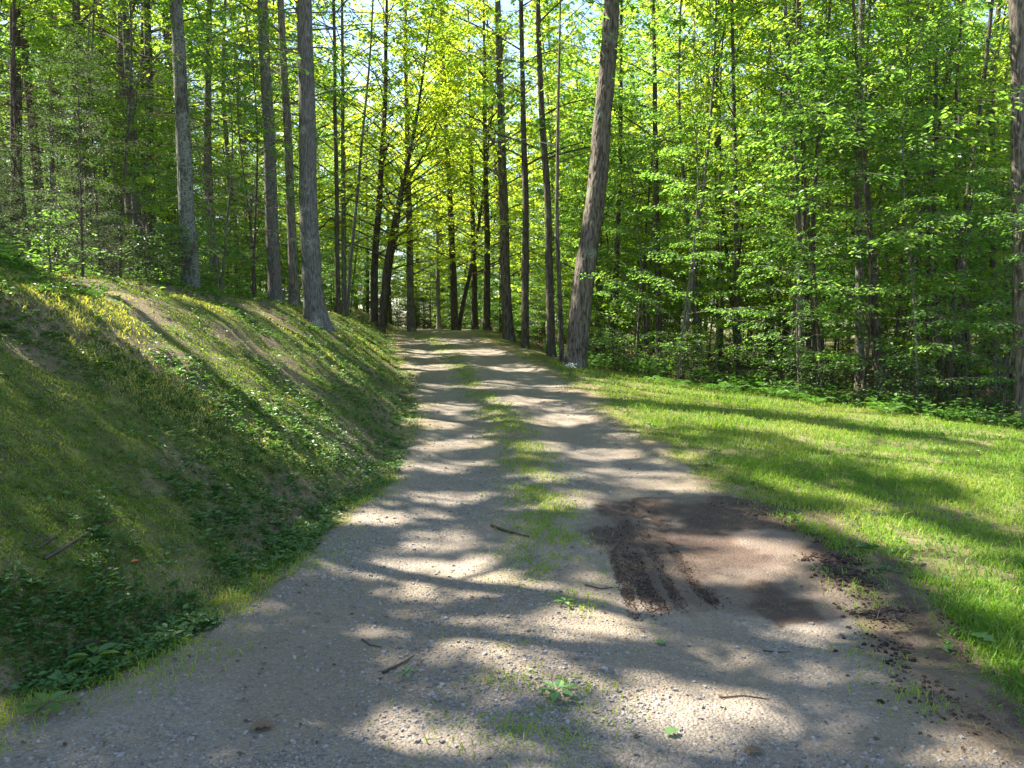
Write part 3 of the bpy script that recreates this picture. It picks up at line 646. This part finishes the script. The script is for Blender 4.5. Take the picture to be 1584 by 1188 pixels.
# --- the trunks one can single out in the photo
hero('pine_tree', 'pine', 'thick smooth grey trunk rooted in the mossy bank beside the driveway, bare dead branches above', [(489,515),(484,430),(478,300),(474,150),(472,0)], 15.2, 22, 31, 'bark_pine', 'needle',
     FOL(9, 4.2, 60, 8, 34, .13, kind='pine'), ridge=.008, k=44, wtop=22, ratio=.16, lobes=.35, flare=.75)
hero('oak_tree', 'oak', 'dark trunk mottled with pale lichen standing behind the crest of the mossy bank', [(297,457),(293,380),(288,250),(279,130),(271,0)], 13.0, 19, 25, 'bark_lichen', 'leaf',
     FOL(6.2, 4.6, 44, 11, 22, .13), ridge=.012, k=44, wtop=18)
hero('ash_tree', 'ash', 'big furrowed grey trunk leaning right at the edge of the driveway where the lawn ends', [(888,573),(896,490),(908,390),(926,255),(938,140),(946,50),(948,0)], 18.2, 21, 35, 'bark_brown', 'leaf',
     FOL(8.5, 5.0, 48, 11, 22, .14), ridge=.034, k=60, wtop=24, flare=.25)
hero('maple_tree', 'maple', 'brown trunk at the right edge of the photo, standing at the edge of the woods', [(1584,652),(1580,420),(1576,200),(1573,0)], 13.4, 19, 26, 'bark_brown', 'leaf',
     FOL(6.5, 4.5, 40, 11, 20, .13), ridge=.010, k=36, wtop=22)
mid = [
 ('maple_tree','maple','dark upright trunk at the far left behind the bushy bank top', [(27,400),(25,200),(22,0)], 16.5, 17, 19, 'bark_dark'),
 ('maple_tree','maple','thin brown trunk between two thicker trunks at the far left of the bank', [(84,380),(80,200),(78,0)], 20, 16, 10, 'bark'),
 ('maple_tree','maple','straight brown trunk rising from the bushes on the bank, third from the left', [(124,380),(120,200),(117,0)], 18, 17, 15, 'bark_brown'),
 ('maple_tree','maple','slightly curved dark trunk behind bushes, left of the lichen-mottled trunk', [(216,400),(208,250),(198,110),(194,0)], 17, 17, 14, 'bark_lichen'),
 ('maple_tree','maple','shaded grey trunk just left of the lichen-mottled trunk, half hidden by leaves', [(236,400),(230,200),(228,0)], 22, 18, 16, 'bark_dark'),
 ('pine_tree','pine','broad soft grey trunk two trunks left of the thick smooth grey one', [(427,472),(421,340),(414,190),(406,0)], 18.5, 20, 21, 'bark_pine'),
 ('maple_tree','maple','mottled grey trunk directly left of the thick smooth grey one', [(455,470),(450,330),(442,150),(433,0)], 20, 19, 15, 'bark'),
 ('maple_tree','maple','thin dark trunk directly right of the thick smooth grey one', [(523,480),(521,330),(516,0)], 24, 18, 8, 'bark_dark'),
 ('maple_tree','maple','thin brown trunk behind the mossy mound, left of the white birch', [(532,470),(531,300),(529,0)], 27, 18, 8, 'bark'),
 ('maple_tree','maple','dark straight stem of the close pair left of the driveway crest', [(578,490),(582,360),(592,240),(596,120)], 28, 15, 12, 'bark_dark'),
 ('maple_tree','maple','dark stem arching to the right from the close pair left of the driveway crest', [(589,492),(600,400),(612,330),(632,250),(640,210)], 27.5, 11, 11, 'bark_dark'),
 ('maple_tree','maple','dark leaning stem curving up beside the arching pair left of the driveway crest', [(594,485),(606,400),(622,300),(655,240)], 30, 10, 7, 'bark_dark'),
 ('maple_tree','maple','straight brown trunk at the left side of the driveway crest', [(637,511),(635,420),(632,300),(628,120)], 30, 17, 12, 'bark'),
 ('maple_tree','maple','pale thin broken-looking trunk behind the driveway crest', [(679,508),(677,400),(676,330)], 38, 15, 7, 'bark_pine'),
 ('maple_tree','maple','tall dark trunk at the centre of the driveway crest', [(704,510),(700,400),(695,280),(688,170),(684,60)], 32, 18, 11, 'bark_dark'),
 ('maple_tree','maple','slim stem leaning right out of the forked trunk at the driveway crest', [(708,510),(718,460),(732,400),(742,340)], 32.4, 12, 7, 'bark_dark'),
 ('maple_tree','maple','short dark trunk behind the crest, left one of the two before the big dark trunk', [(735,508),(733,420),(730,300)], 33, 15, 10, 'bark_dark'),
 ('maple_tree','maple','short dark trunk behind the crest, right one of the two before the big dark trunk', [(753,508),(754,420),(752,300)], 31, 15, 11, 'bark_dark'),
 ('oak_tree','oak','stout dark trunk with flared foot right of the driveway crest', [(788,513),(782,430),(779,300),(776,190),(770,0)], 27, 19, 17, 'bark_brown'),
 ('maple_tree','maple','dark knobbly trunk beside the driveway, between the stout dark trunk and the thin one', [(812,542),(813,440),(813,300),(806,0)], 22.5, 17, 12, 'bark_dark'),
 ('maple_tree','maple','slim dark trunk left of the big leaning trunk', [(853,555),(850,440),(846,300),(838,150),(832,0)], 20.5, 17, 13, 'bark_dark'),
 ('maple_tree','maple','thin pale brown stem touching the foot of the big leaning trunk', [(869,568),(866,460),(860,330),(862,260)], 18.9, 11, 8, 'bark_brown'),
 ('maple_tree','maple','thin shaded trunk just right of the big leaning trunk', [(944,548),(953,440),(958,300),(960,100)], 24, 16, 10, 'bark_dark'),
 ('maple_tree','maple','thin dark trunk in the woods behind a bright leafy young tree', [(1020,560),(1018,430),(1015,250),(1010,0)], 22, 17, 11, 'bark_dark'),
 ('maple_tree','maple','very straight thin dark trunk rising full height from the woods behind the ferns', [(1143,590),(1140,400),(1136,200),(1132,0)], 19.5, 17, 9, 'bark_dark'),
 ('maple_tree','maple','thin trunk pale at half height, right of the straight dark one', [(1241,610),(1238,420),(1230,200),(1215,30)], 17.5, 16, 10, 'bark'),
 ('maple_tree','maple','slim dark trunk paired closely behind the sun-struck one', [(1254,600),(1246,400),(1240,150),(1236,0)], 19, 17, 9, 'bark_dark'),
 ('maple_tree','maple','upright mid grey trunk with a small fork high up, in the woods behind the lawn', [(1329,625),(1330,450),(1327,250),(1333,0)], 16.6, 18, 14, 'bark'),
 ('birch_tree','birch','slender pale trunk leaning left high in the woods on the right', [(1532,520),(1515,350),(1497,180),(1490,60)], 22, 14, 7, 'bark_pine'),
 ('birch_tree','birch','leaning pale branchy trunk crossing the upper right of the woods', [(1430,420),(1418,240),(1400,100),(1370,0)], 20, 14, 7, 'bark_pine'),
 ('maple_tree','maple','curved dark trunk against the sky gaps near the right edge of the woods', [(1540,480),(1537,320),(1532,170),(1545,0)], 19, 16, 13, 'bark_dark'),
 ('birch_tree','birch','pale short sunlit trunk low in the woods behind the right part of the lawn', [(1492,592),(1489,480),(1484,300)], 20, 13, 10, 'bark_pine'),
 ('birch_tree','birch','white birch trunk glimpsed between dark trunks in the right woods', [(1080,560),(1079,330),(1076,180)], 26, 15, 9, 'birch'),
 ('birch_tree','birch','thin pale birch leaning to the right beyond the mossy bank', [(535,478),(545,380),(556,260),(567,150),(574,60)], 25, 16, 5.5, 'bark_pine'),
]
for i, (nm, ct, lb, pts, Yd, Ht, wp, bk) in enumerate(mid):
    leftside = pts[0][0] < 700
    far = Yd > 26
    hb = 2.0 if far else 4.6
    conf = FOL(hb, 3.2+.8*random.random(), 42, 9, 17, .13)
    if nm == 'pine_tree': conf = FOL(8, 3.6, 40, 8, 26, .13, kind='pine')
    hero(nm, ct, lb, pts, Yd, Ht, wp, bk, 'needle' if nm == 'pine_tree' else ('leaf_yel' if 540 < pts[0][0] < 800 else ('leaf' if i % 3 else 'leaf_dark')), conf, k=12, ratio=.16 if nm == 'pine_tree' else .62, ridge=.003, prune=Yd < 26)  # trees round the drive's end take the sun-tinted leaf colour

# dead bare branches of the big pine, given to it as a part
pine = COLL[0]
mb = MB()
for i in range(34):
    hh = 3.4+5.6*RNG.random(); az = RNG.uniform(-.7, .9) if i % 3 else RNG.uniform(2.2, 4)
    u_ = np.interp(hh, [0, 7.8], [489, 472]); o = px_to(u_, 300, 15.2)-np.array(pine.location); o[2] = hh; o[1] = 0
    L = .7+1.9*RNG.random(); lp = limb_pts(o, az, L, .1+.2*RNG.random(), -.15+.4*RNG.random(), 8, .12); mb.add(*tube(lp, np.linspace(.016, .003, 8), 5))
    for j in range(3):
        q = lp[2+j*2]; mb.add(*tube(limb_pts(q, az+(.8 if j % 2 else -.8), .3+.5*RNG.random(), .1, .2, 4, .2), np.linspace(.006, .002, 4), 3))
mb.build('dead_branches', M['bark_pine'], pine)

# --- template trees, copied
SRC = []
def template(kind, seed, name):
    global RNG
    RNG = np.random.default_rng(seed); t = []
    if kind == 'mature':
        Ht = 19; z = np.linspace(-.2, Ht, 24); pp = np.stack([.35*np.sin(z*.18+seed)*z/Ht, .35*np.cos(z*.23+seed)*z/Ht, z], 1); rr = .15*(1-.88*(z.clip(0)/Ht)); bark = 'bark_dark' if seed % 2 else 'bark'
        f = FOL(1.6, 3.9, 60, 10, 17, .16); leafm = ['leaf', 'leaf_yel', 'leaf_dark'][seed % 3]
    elif kind == 'sapling':
        Ht = 6+2.5*(seed % 3); z = np.linspace(-.1, Ht, 16); pp = np.stack([.6*np.sin(z*.45+seed)*z/Ht, .6*np.cos(z*.37+seed)*z/Ht, z], 1); rr = .035*(1-.85*(z.clip(0)/Ht)); bark = 'bark_dark' if seed % 2 else 'bark'
        f = FOL(.5, 2.1, 46, 9, 26, .083, kind='flat', shape=lambda q: (.65+.45*math.sin(PI*q)+.25*math.sin(seed*3+q*11))*(1-.45*max(0, q-.6)*2)); leafm = ['leaf_dark', 'leaf', 'leaf_dark', 'leaf_dark'][seed % 4]
    elif kind == 'hemlock':
        Ht = 2.6+1.3*(seed % 3); z = np.linspace(-.1, Ht, 12); pp = np.stack([0*z, 0*z, z], 1); rr = .03*(1-.85*(z.clip(0)/Ht)); bark = 'bark_dark'
        f = FOL(.15, 1.3, 46, 9, 26, .05, kind='flat', droop=.3, shape=lambda q: 1.15-q); leafm = 'needle'
    else:
        Ht = 1.1; z = np.linspace(-.05, Ht, 6); pp = np.stack([.05*np.sin(z*3), 0*z, z], 1); rr = .012*(1-.7*z.clip(0)/Ht); bark = 'bark_dark'
        f = FOL(.08, .75, 16, 5, 9, .07, kind='flat'); leafm = ['leaf_dark', 'weed'][seed % 2]
    lm, C, AX, NR, LN = foliage(pp, rr, **f)
    V, F = tube(pp, rr, 9, 0, .1, seed, .3)
    tr = build('trunk' if kind != 'shrub' else 'stem', V, F, M[bark], None, None, True, link=False)
    li = lm.build('limbs', M[bark]); COL.objects.unlink(li)
    V, F, r = leaves(C, AX, NR, LN, LN*(.62 if kind != 'hemlock' else .22), .12); cr = build('crown', V, F, M[leafm], None, {'rnd': r}, link=False)
    cr['src'] = len(SRC); SRC.append((V, F, r)); return [tr, li, cr]
TEM = {k: [template(k, s, k) for s in ss] for k, ss in {'mature': (1, 2, 3, 4, 5), 'sapling': (1, 2, 3, 4, 5, 6), 'hemlock': (1, 2, 3), 'shrub': (1, 2)}.items()}
RNG = np.random.default_rng(99)
def place(kind, name, cat, label, group, x, y, sc=1.0, zsc=1.0):
    t = TEM[kind][random.randrange(len(TEM[kind]))]; e = empty(name, (x, y, float(H(x, y)))); e.rotation_euler = (random.uniform(-.04, .04), random.uniform(-.04, .04), random.uniform(0, 6.28)); e.scale = (sc, sc, sc*zsc)
    tag(e, label, cat, group)
    for p in t:
        if 'src' in p:
            if kind in ('sapling', 'mature') and x < 2 and ((y < 28 and x > -16) or (kind == 'mature' and y < 44)):   # this one stands between the sun and the drive: thin its crown where the light comes through
                V, F, rr = SRC[p['src']]; m3 = np.array(e.rotation_euler.to_matrix())@np.diag([sc, sc, sc*zsc])
                C = V.reshape(-1, 4, 3).mean(1)@m3.T+np.array(e.location); kp = ~lit_at(C); V = V.reshape(-1, 4, 3)[kp].reshape(-1, 3)
                if len(V): build('crown', V, np.arange(len(V)).reshape(-1, 4), p.data.materials[0], e, {'rnd': rr.reshape(-1, 4)[kp].ravel()})
                continue
        c = p.copy(); COL.objects.link(c); c.parent = e
        if 'src' in c: del c['src']
    return e
def far_enough(x, y, pts, d): return all((x-a)**2+(y-b)**2 > d*d for a, b in pts)
pts = []
# deep woods on both sides and across the end of the drive
def woods(n, x0, x1, y0, y1, dmin, kind, name, cat, label, group, ok, sc=(.8, 1.15)):
    c = 0
    for _ in range(n*30):
        if c >= n: break
        x = random.uniform(x0, x1); y = random.uniform(y0, y1)
        if not ok(x, y) or not far_enough(x, y, pts, dmin): continue
        pts.append((x, y)); place(kind, name, cat, label, group, x, y, random.uniform(*sc)); c += 1
vis = lambda x, y, m=2: abs(x) < .66*y+m
roadclear = lambda x, y, m: x < xleft(y)-m or x > xright(y)+m
woods(46, 2, 50, 24, 62, 3.2, 'mature', 'maple_tree', 'maple', 'leafy forest tree standing deep in the woods right of the driveway', 'trees deep in the right woods', lambda x, y: vis(x, y) and forest_d(x, y) > 3 and roadclear(x, y, 1.5))
woods(36, -48, -4, 24, 62, 3.2, 'mature', 'maple_tree', 'maple', 'leafy forest tree standing deep in the woods left of the driveway', 'trees deep in the left woods', lambda x, y: vis(x, y) and roadclear(x, y, 2.5))
woods(24, -14, 10, 40, 75, 3.4, 'mature', 'maple_tree', 'maple', 'sunlit green tree beyond the crest of the driveway', 'trees beyond the driveway crest', lambda x, y: vis(x, y) and (roadclear(x, y, 1.5) or y > 50), (.75, 1.1))
woods(40, -75, 75, 66, 100, 4.0, 'mature', 'maple_tree', 'maple', 'distant tree closing the view far back in the forest', 'trees far back in the forest', lambda x, y: vis(x, y, 4), (1.0, 1.4))
pts = []
woods(60, -45, 45, 55, 95, 2.5, 'sapling', 'beech_sapling', 'sapling', 'small leafy tree far back in the forest under the taller trees', 'small trees far back in the forest', lambda x, y: vis(x, y), (.9, 1.5))
woods(98, 2.5, 30, 14.5, 40, 1.35, 'sapling', 'beech_sapling', 'sapling', 'slender sapling with flat layers of green leaves in the woods behind the lawn', 'saplings in the right woods', lambda x, y: vis(x, y) and forest_d(x, y) > 1.5, (.7, 1.2))
woods(75, -32, -5, 14, 44, 1.6, 'sapling', 'beech_sapling', 'sapling', 'slender leafy sapling among the trunks above the bank', 'saplings in the left woods', lambda x, y: vis(x, y) and xleft(y)-x > 3.0, (.55, 1.0))
woods(50, -16, 9, 30, 62, 1.8, 'sapling', 'beech_sapling', 'sapling', 'leafy sapling near the crest of the driveway', 'saplings by the driveway crest', lambda x, y: roadclear(x, y, 1.2) or y > 52, (.5, .9))
woods(22, -20, -6.2, 9, 20, 1.3, 'hemlock', 'hemlock', 'evergreen bush', 'feathery grey green evergreen bush on top of the bank', 'evergreen bushes on top of the bank', lambda x, y: vis(x, y, 1) and xleft(y)-x > 4.6+.05*y, (.5, .9))
woods(34, -18, -4.5, 9, 26, .8, 'shrub', 'shrub', 'shrub', 'low leafy shrub along the top of the bank', 'shrubs on top of the bank', lambda x, y: vis(x, y, 1) and 3.6 < xleft(y)-x < 9, (.5, .9))
woods(60, -16, 8, 35, 62, .9, 'shrub', 'shrub', 'shrub', 'small bright shrub on the ground beyond the crest of the driveway', 'shrubs beyond the driveway crest', lambda x, y: vis(x, y, 1) and (roadclear(x, y, .6) or y > 50), (1.0, 2.0))
woods(46, 2.2, 14, 12, 24, .8, 'shrub', 'shrub', 'shrub', 'low leafy shrub at the edge of the woods behind the lawn', 'shrubs along the edge of the right woods', lambda x, y: vis(x, y, 1) and .3 < forest_d(x, y) < 5, (.5, 1.0))

def young(u, Y, kind, sc, label):
    X = (u-CU)/FPX*Y; return place(kind, 'young_maple' if kind == 'sapling' else kind, 'sapling', label, None, X, Y, sc)
young(1050, 17.2, 'sapling', .72, 'bright young leafy tree just right of the big leaning trunk')
young(1240, 15.9, 'sapling', .75, 'young leafy tree above the ferns at the edge of the woods')
young(1420, 14.6, 'sapling', .8, 'young leafy tree with low dark layers at the right end of the lawn')
young(1555, 13.9, 'sapling', .7, 'young leafy tree directly left of the trunk at the right edge')
young(60, 12.5, 'sapling', .95, 'tall young leafy tree at the far left on top of the bank')
young(340, 14.5, 'sapling', .5, 'young leafy tree between the lichen-mottled trunk and the smooth grey trunk')
young(150, 14.5, 'sapling', .9, 'tall leafy young tree between the straight brown trunk and the curved dark one')
young(395, 17, 'sapling', .8, 'leafy young tree in front of the broad soft grey trunk')
young(190, 12.5, 'sapling', .7, 'young leafy tree left of the lichen-mottled trunk')
woods(26, -15, -4.6, 7.5, 16, .75, 'hemlock', 'hemlock', 'evergreen bush', 'feathery grey green evergreen bush on top of the bank', 'evergreen bushes on top of the bank', lambda x, y: vis(x, y, 1) and 3.7 < xleft(y)-x and (x+5.3)**2+(y-13)**2 > 1 and (x+3.8)**2+(y-15.2)**2 > 4, (.35, .75))
woods(50, -24, 8, 42, 72, 1.2, 'hemlock', 'hemlock', 'evergreen bush', 'small dark evergreen bush on the ground far beyond the driveway crest', 'evergreen bushes beyond the driveway crest', lambda x, y: roadclear(x, y, .6) or y > 52, (1.0, 1.9))
for i in range(30):
    u = random.uniform(905, 1590); Yd = random.uniform(14.8, 24); X = (u-CU)/FPX*Yd
    if forest_d(X, Yd) < .8: continue
    g = float(H(X, Yd)); z = np.linspace(0, random.uniform(11, 16), 8); ph = random.uniform(0, 6)
    P = np.stack([X+.25*np.sin(z*.35+ph)-.25*math.sin(ph)+random.uniform(-.05, .05)*z, Yd+.2*np.sin(z*.3), g+z], 1)
    tree('pole_tree', 'tree', 'thin dark pole like tree standing among the saplings behind the lawn', 'thin pole trees in the right woods', (P[0, 0], Yd, g), P, np.linspace(random.uniform(.035, .07), .01, 8), 'bark_dark' if i % 3 else 'bark', 'leaf', FOL(4.5, 1.8, 20, 7, 14, .11), k=8)
# --- the trees left of the frame whose crowns shade the drive, and some right and behind
RNG = np.random.default_rng(7)
n = 0; sp = []
for _ in range(4000):
    x = random.uniform(-27, -5); y = random.uniform(3, 34)
    if -x < .66*y+1.2 and not (y > 17 and xleft(y)-x > 5): continue
    if xleft(y)-x < 3.5 or not far_enough(x, y, sp, 2.5 if (y < 14 and x > -20) else 3.2): continue
    sp.append((x, y))
for (x, y) in sp:
    Ht = random.uniform(14, 20); g = float(H(x, y)); z = np.linspace(0, Ht, 8)
    P = np.stack([x+.3*np.sin(z*.3+x), y+.3*np.cos(z*.3), g+z], 1); P[0, :2] = (x, y)
    tree('maple_tree', 'maple', 'forest tree standing on the high ground left of the driveway', 'trees on the high ground above the bank', (x, y, g), P, np.linspace(random.uniform(.10, .17), .02, 8), 'bark_dark' if random.random() < .5 else 'bark', 'leaf' if random.random() < .5 else 'leaf_yel',  # half get the sun-tinted leaf colour, to brighten the left woods
         FOL(4.5, 3.6, 38, 9, 25, .15), k=10)
print('shade trees', len(sp))

# ------------------------------------------------------------------ ferns and small things
def fern(u, v, s, label, group):
    s *= 1.35; p = at(u, v); t = empty('fern', p); tag(t, label, 'fern', group)
    for i in range(8):
        az = i*PI/4+RNG.random()*.5; L = s*(.7+.4*RNG.random()); n = 16; q = np.linspace(0, 1, n)
        P = np.stack([np.cos(az)*L*q, np.sin(az)*L*q, L*(1.1*q-1.05*q*q)+.01], 1)
        C = np.repeat(P[2:], 2, 0); sg = np.tile([1, -1], n-2); qq = np.repeat(q[2:], 2)
        side = np.array([-math.sin(az), math.cos(az), 0]); ax = unit(side*sg[:, None]+np.array([math.cos(az), math.sin(az), -.1])*.35)
        V, F, r = leaves(C, ax, np.tile([0, 0, 1.], (len(C), 1))+.2*RNG.standard_normal((len(C), 3)), L*.30*(1-qq)+.015, L*.05, .1)
        b = MB(); b.add(V, F, r); V2, F2 = tube(P, np.linspace(.003, .001, n), 3); b.add(V2, F2); b.build('frond', M['fern'], t)
for i, (u, v, s) in enumerate([(1130,608,.45),(1165,605,.5),(1190,612,.5),(1222,618,.45),(1100,604,.35),(1262,625,.35),(1010,592,.3),(1046,598,.35),(1370,640,.4),(1475,650,.4)]):
    fern(u, v, s, 'bright green fern at the edge of the woods where the lawn ends', 'ferns along the edge of the woods')
def twig(pts_px, r, label):
    W = np.array([at(u, v)+[0, 0, r*1.2] for u, v in pts_px]); b = W[0].copy(); o = empty('twig', b)
    bpy.data.objects.remove(o); V, F = tube(W-b, np.linspace(r, r*.5, len(W)), 6); ob = build('twig', V, F, M['twig'], None, {'rnd': np.full(len(V), .4)}, True, loc=tuple(b)); tag(ob, label, 'twig')
twig([(760,816),(782,824),(800,828),(818,833)], .011, 'dark twig lying across the grassy crown of the driveway')
twig([(592,1042),(610,1034),(625,1028),(640,1018)], .007, 'short brown stick on the gravel left of the sunny patch')
twig([(68,868),(100,848),(135,830),(160,815),(195,806)], .009, 'long thin grey stick lying on the mossy bank')
twig([(60,850),(85,835),(100,820)], .007, 'short forked grey stick on the mossy bank')
twig([(1180,1010),(1200,1013),(1222,1011)], .004, 'tiny brown twig on the gravel right of the tyre ruts')
twig([(905,905),(930,912),(948,909)], .005, 'short dark twig on the gravel just left of the tyre ruts')
twig([(560,990),(572,1000),(590,1004)], .004, 'tiny crooked twig on the shaded gravel left of the middle')
twig([(1115,1083),(1150,1080),(1190,1086)], .004, 'thin pale stalk on the gravel right of the middle')
def loose_leaf(u, v, L, az, mat, label, ratio=.6, name='fallen_leaf', lift=.012):
    p = at(u, v); n = 9; c = np.zeros((1, 3)); a = np.array([[math.cos(az), math.sin(az), .12]])
    s_ = np.linspace(0, 1, n); wdt = L*ratio*.5*np.sin(PI*s_**.8)**.8*(1+.40*np.cos(s_*25)); wdt[0] = .002; wdt[-1] = .001
    sd = np.array([-math.sin(az), math.cos(az), 0]); ax = np.array([math.cos(az), math.sin(az), 0])
    mid_ = ax*(s_*L)[:, None]+np.array([0, 0, 1])*(.05*L*np.sin(PI*s_))[:, None]
    V = np.stack([mid_+sd*wdt[:, None]+[0, 0, .10*L]*np.sin(PI*s_)[:, None], mid_, mid_-sd*wdt[:, None]+[0, 0, .10*L]*np.sin(PI*s_)[:, None]], 1).reshape(-1, 3)
    b = np.arange(n-1)[:, None]*3; F = np.concatenate([b+[0, 1, 4, 3], b+[1, 2, 5, 4]])
    o = build(name, V, F, M[mat], None, {'rnd': np.full(len(V), RNG.random())}, True, loc=(p[0], p[1], p[2]+lift)); tag(o, label, 'leaf')
loose_leaf(1028,1140,.07,.4,'fallen','small green leaf lying on the sunlit gravel')
loose_leaf(1030,998,.06,2.8,'fallen','small green leaf on the shaded gravel below the tyre ruts')
loose_leaf(202,876,.055,.8,'orange','single orange leaf on the dark mossy bank',.75)
loose_leaf(385,1132,.10,.2,'drybrown','curled dry brown leaf on the shaded gravel at lower left',.6)
loose_leaf(1150,1170,.08,.1,'drybrown','pale dry leaf at the bottom of the sunlit gravel',.5)
loose_leaf(1540,1010,.13,2.2,'weed','large broad green leaf standing in the lawn near the right edge',.6,'broad_leaf',.05)
def sprig(u, v, n, L, label, mat='fallen', rise=.03):
    p = at(u, v); t = empty('leafy_sprig', (p[0], p[1], p[2]+.008)); tag(t, label, 'sprig')
    b = MB(); b.add(*tube(np.array([[0, 0, 0], [L*.6, .01, rise], [L*1.2, 0, rise*.7]]), [.003, .002, .001], 4)); b.build('stem', M['twig'], t)
    for i in range(n):
        az = i*2*PI/n+RNG.random()*.5; V, F, r = leaves(np.array([[L*.5*math.cos(az)*.3+L*.4, L*.4*math.sin(az)*.5, rise*.7]]), unit(np.array([[math.cos(az), math.sin(az), .15]])), np.array([[.2*math.sin(i), .25, 1.]]), L*(.8+.4*RNG.random()), L*.55, .15, True)
        build('leaf', V, F, M[mat], t, {'rnd': r})
sprig(850,1078,6,.085,'torn off sprig of pale green leaves on the sunny gravel')
sprig(622,1050,4,.05,'tiny green sprig on the gravel beside the short stick')
sprig(868,938,4,.06,'small pale sprig on the grassy crown of the driveway')
sprig(55,1105,6,.10,'low leafy seedling at the shaded lower left edge of the gravel','weed',.05)
sprig(130,1035,6,.12,'leafy weed at the foot of the bank at lower left','weed',.09)
# white-flowered weed at the foot of the leaning tree
p = at(882, 583); t = empty('flower', p); tag(t, 'white flowered weed at the foot of the big leaning trunk', 'flower')
b = MB()
for i in range(5): b.add(*tube(np.array([[0, 0, 0], [.04*math.cos(i*1.3), .03*math.sin(i*1.3), .14], [.07*math.cos(i*1.3), .06*math.sin(i*1.3), .26]]), [.003, .002, .001], 3))
b.build('stem', M['twig'], t); C = np.repeat(np.array([[.07*math.cos(i*1.3), .06*math.sin(i*1.3), .24] for i in range(5)]), 12, 0)+RNG.standard_normal((60, 3))*.022
V, F, r = leaves(C, unit(RNG.standard_normal((60, 3))), unit(RNG.standard_normal((60, 3))), .03, .025); build('petals', V, F, M['white'], t, {'rnd': r})
V, F, r = leaves(np.array([[0, 0, .03*i] for i in range(8)]), unit(np.array([[math.cos(i*2.4), math.sin(i*2.4), .3] for i in range(8)])), np.tile([0, 0, 1.], (8, 1)), .1, .05, .1, True); build('leaves', V, F, M['weed'], t, {'rnd': r})
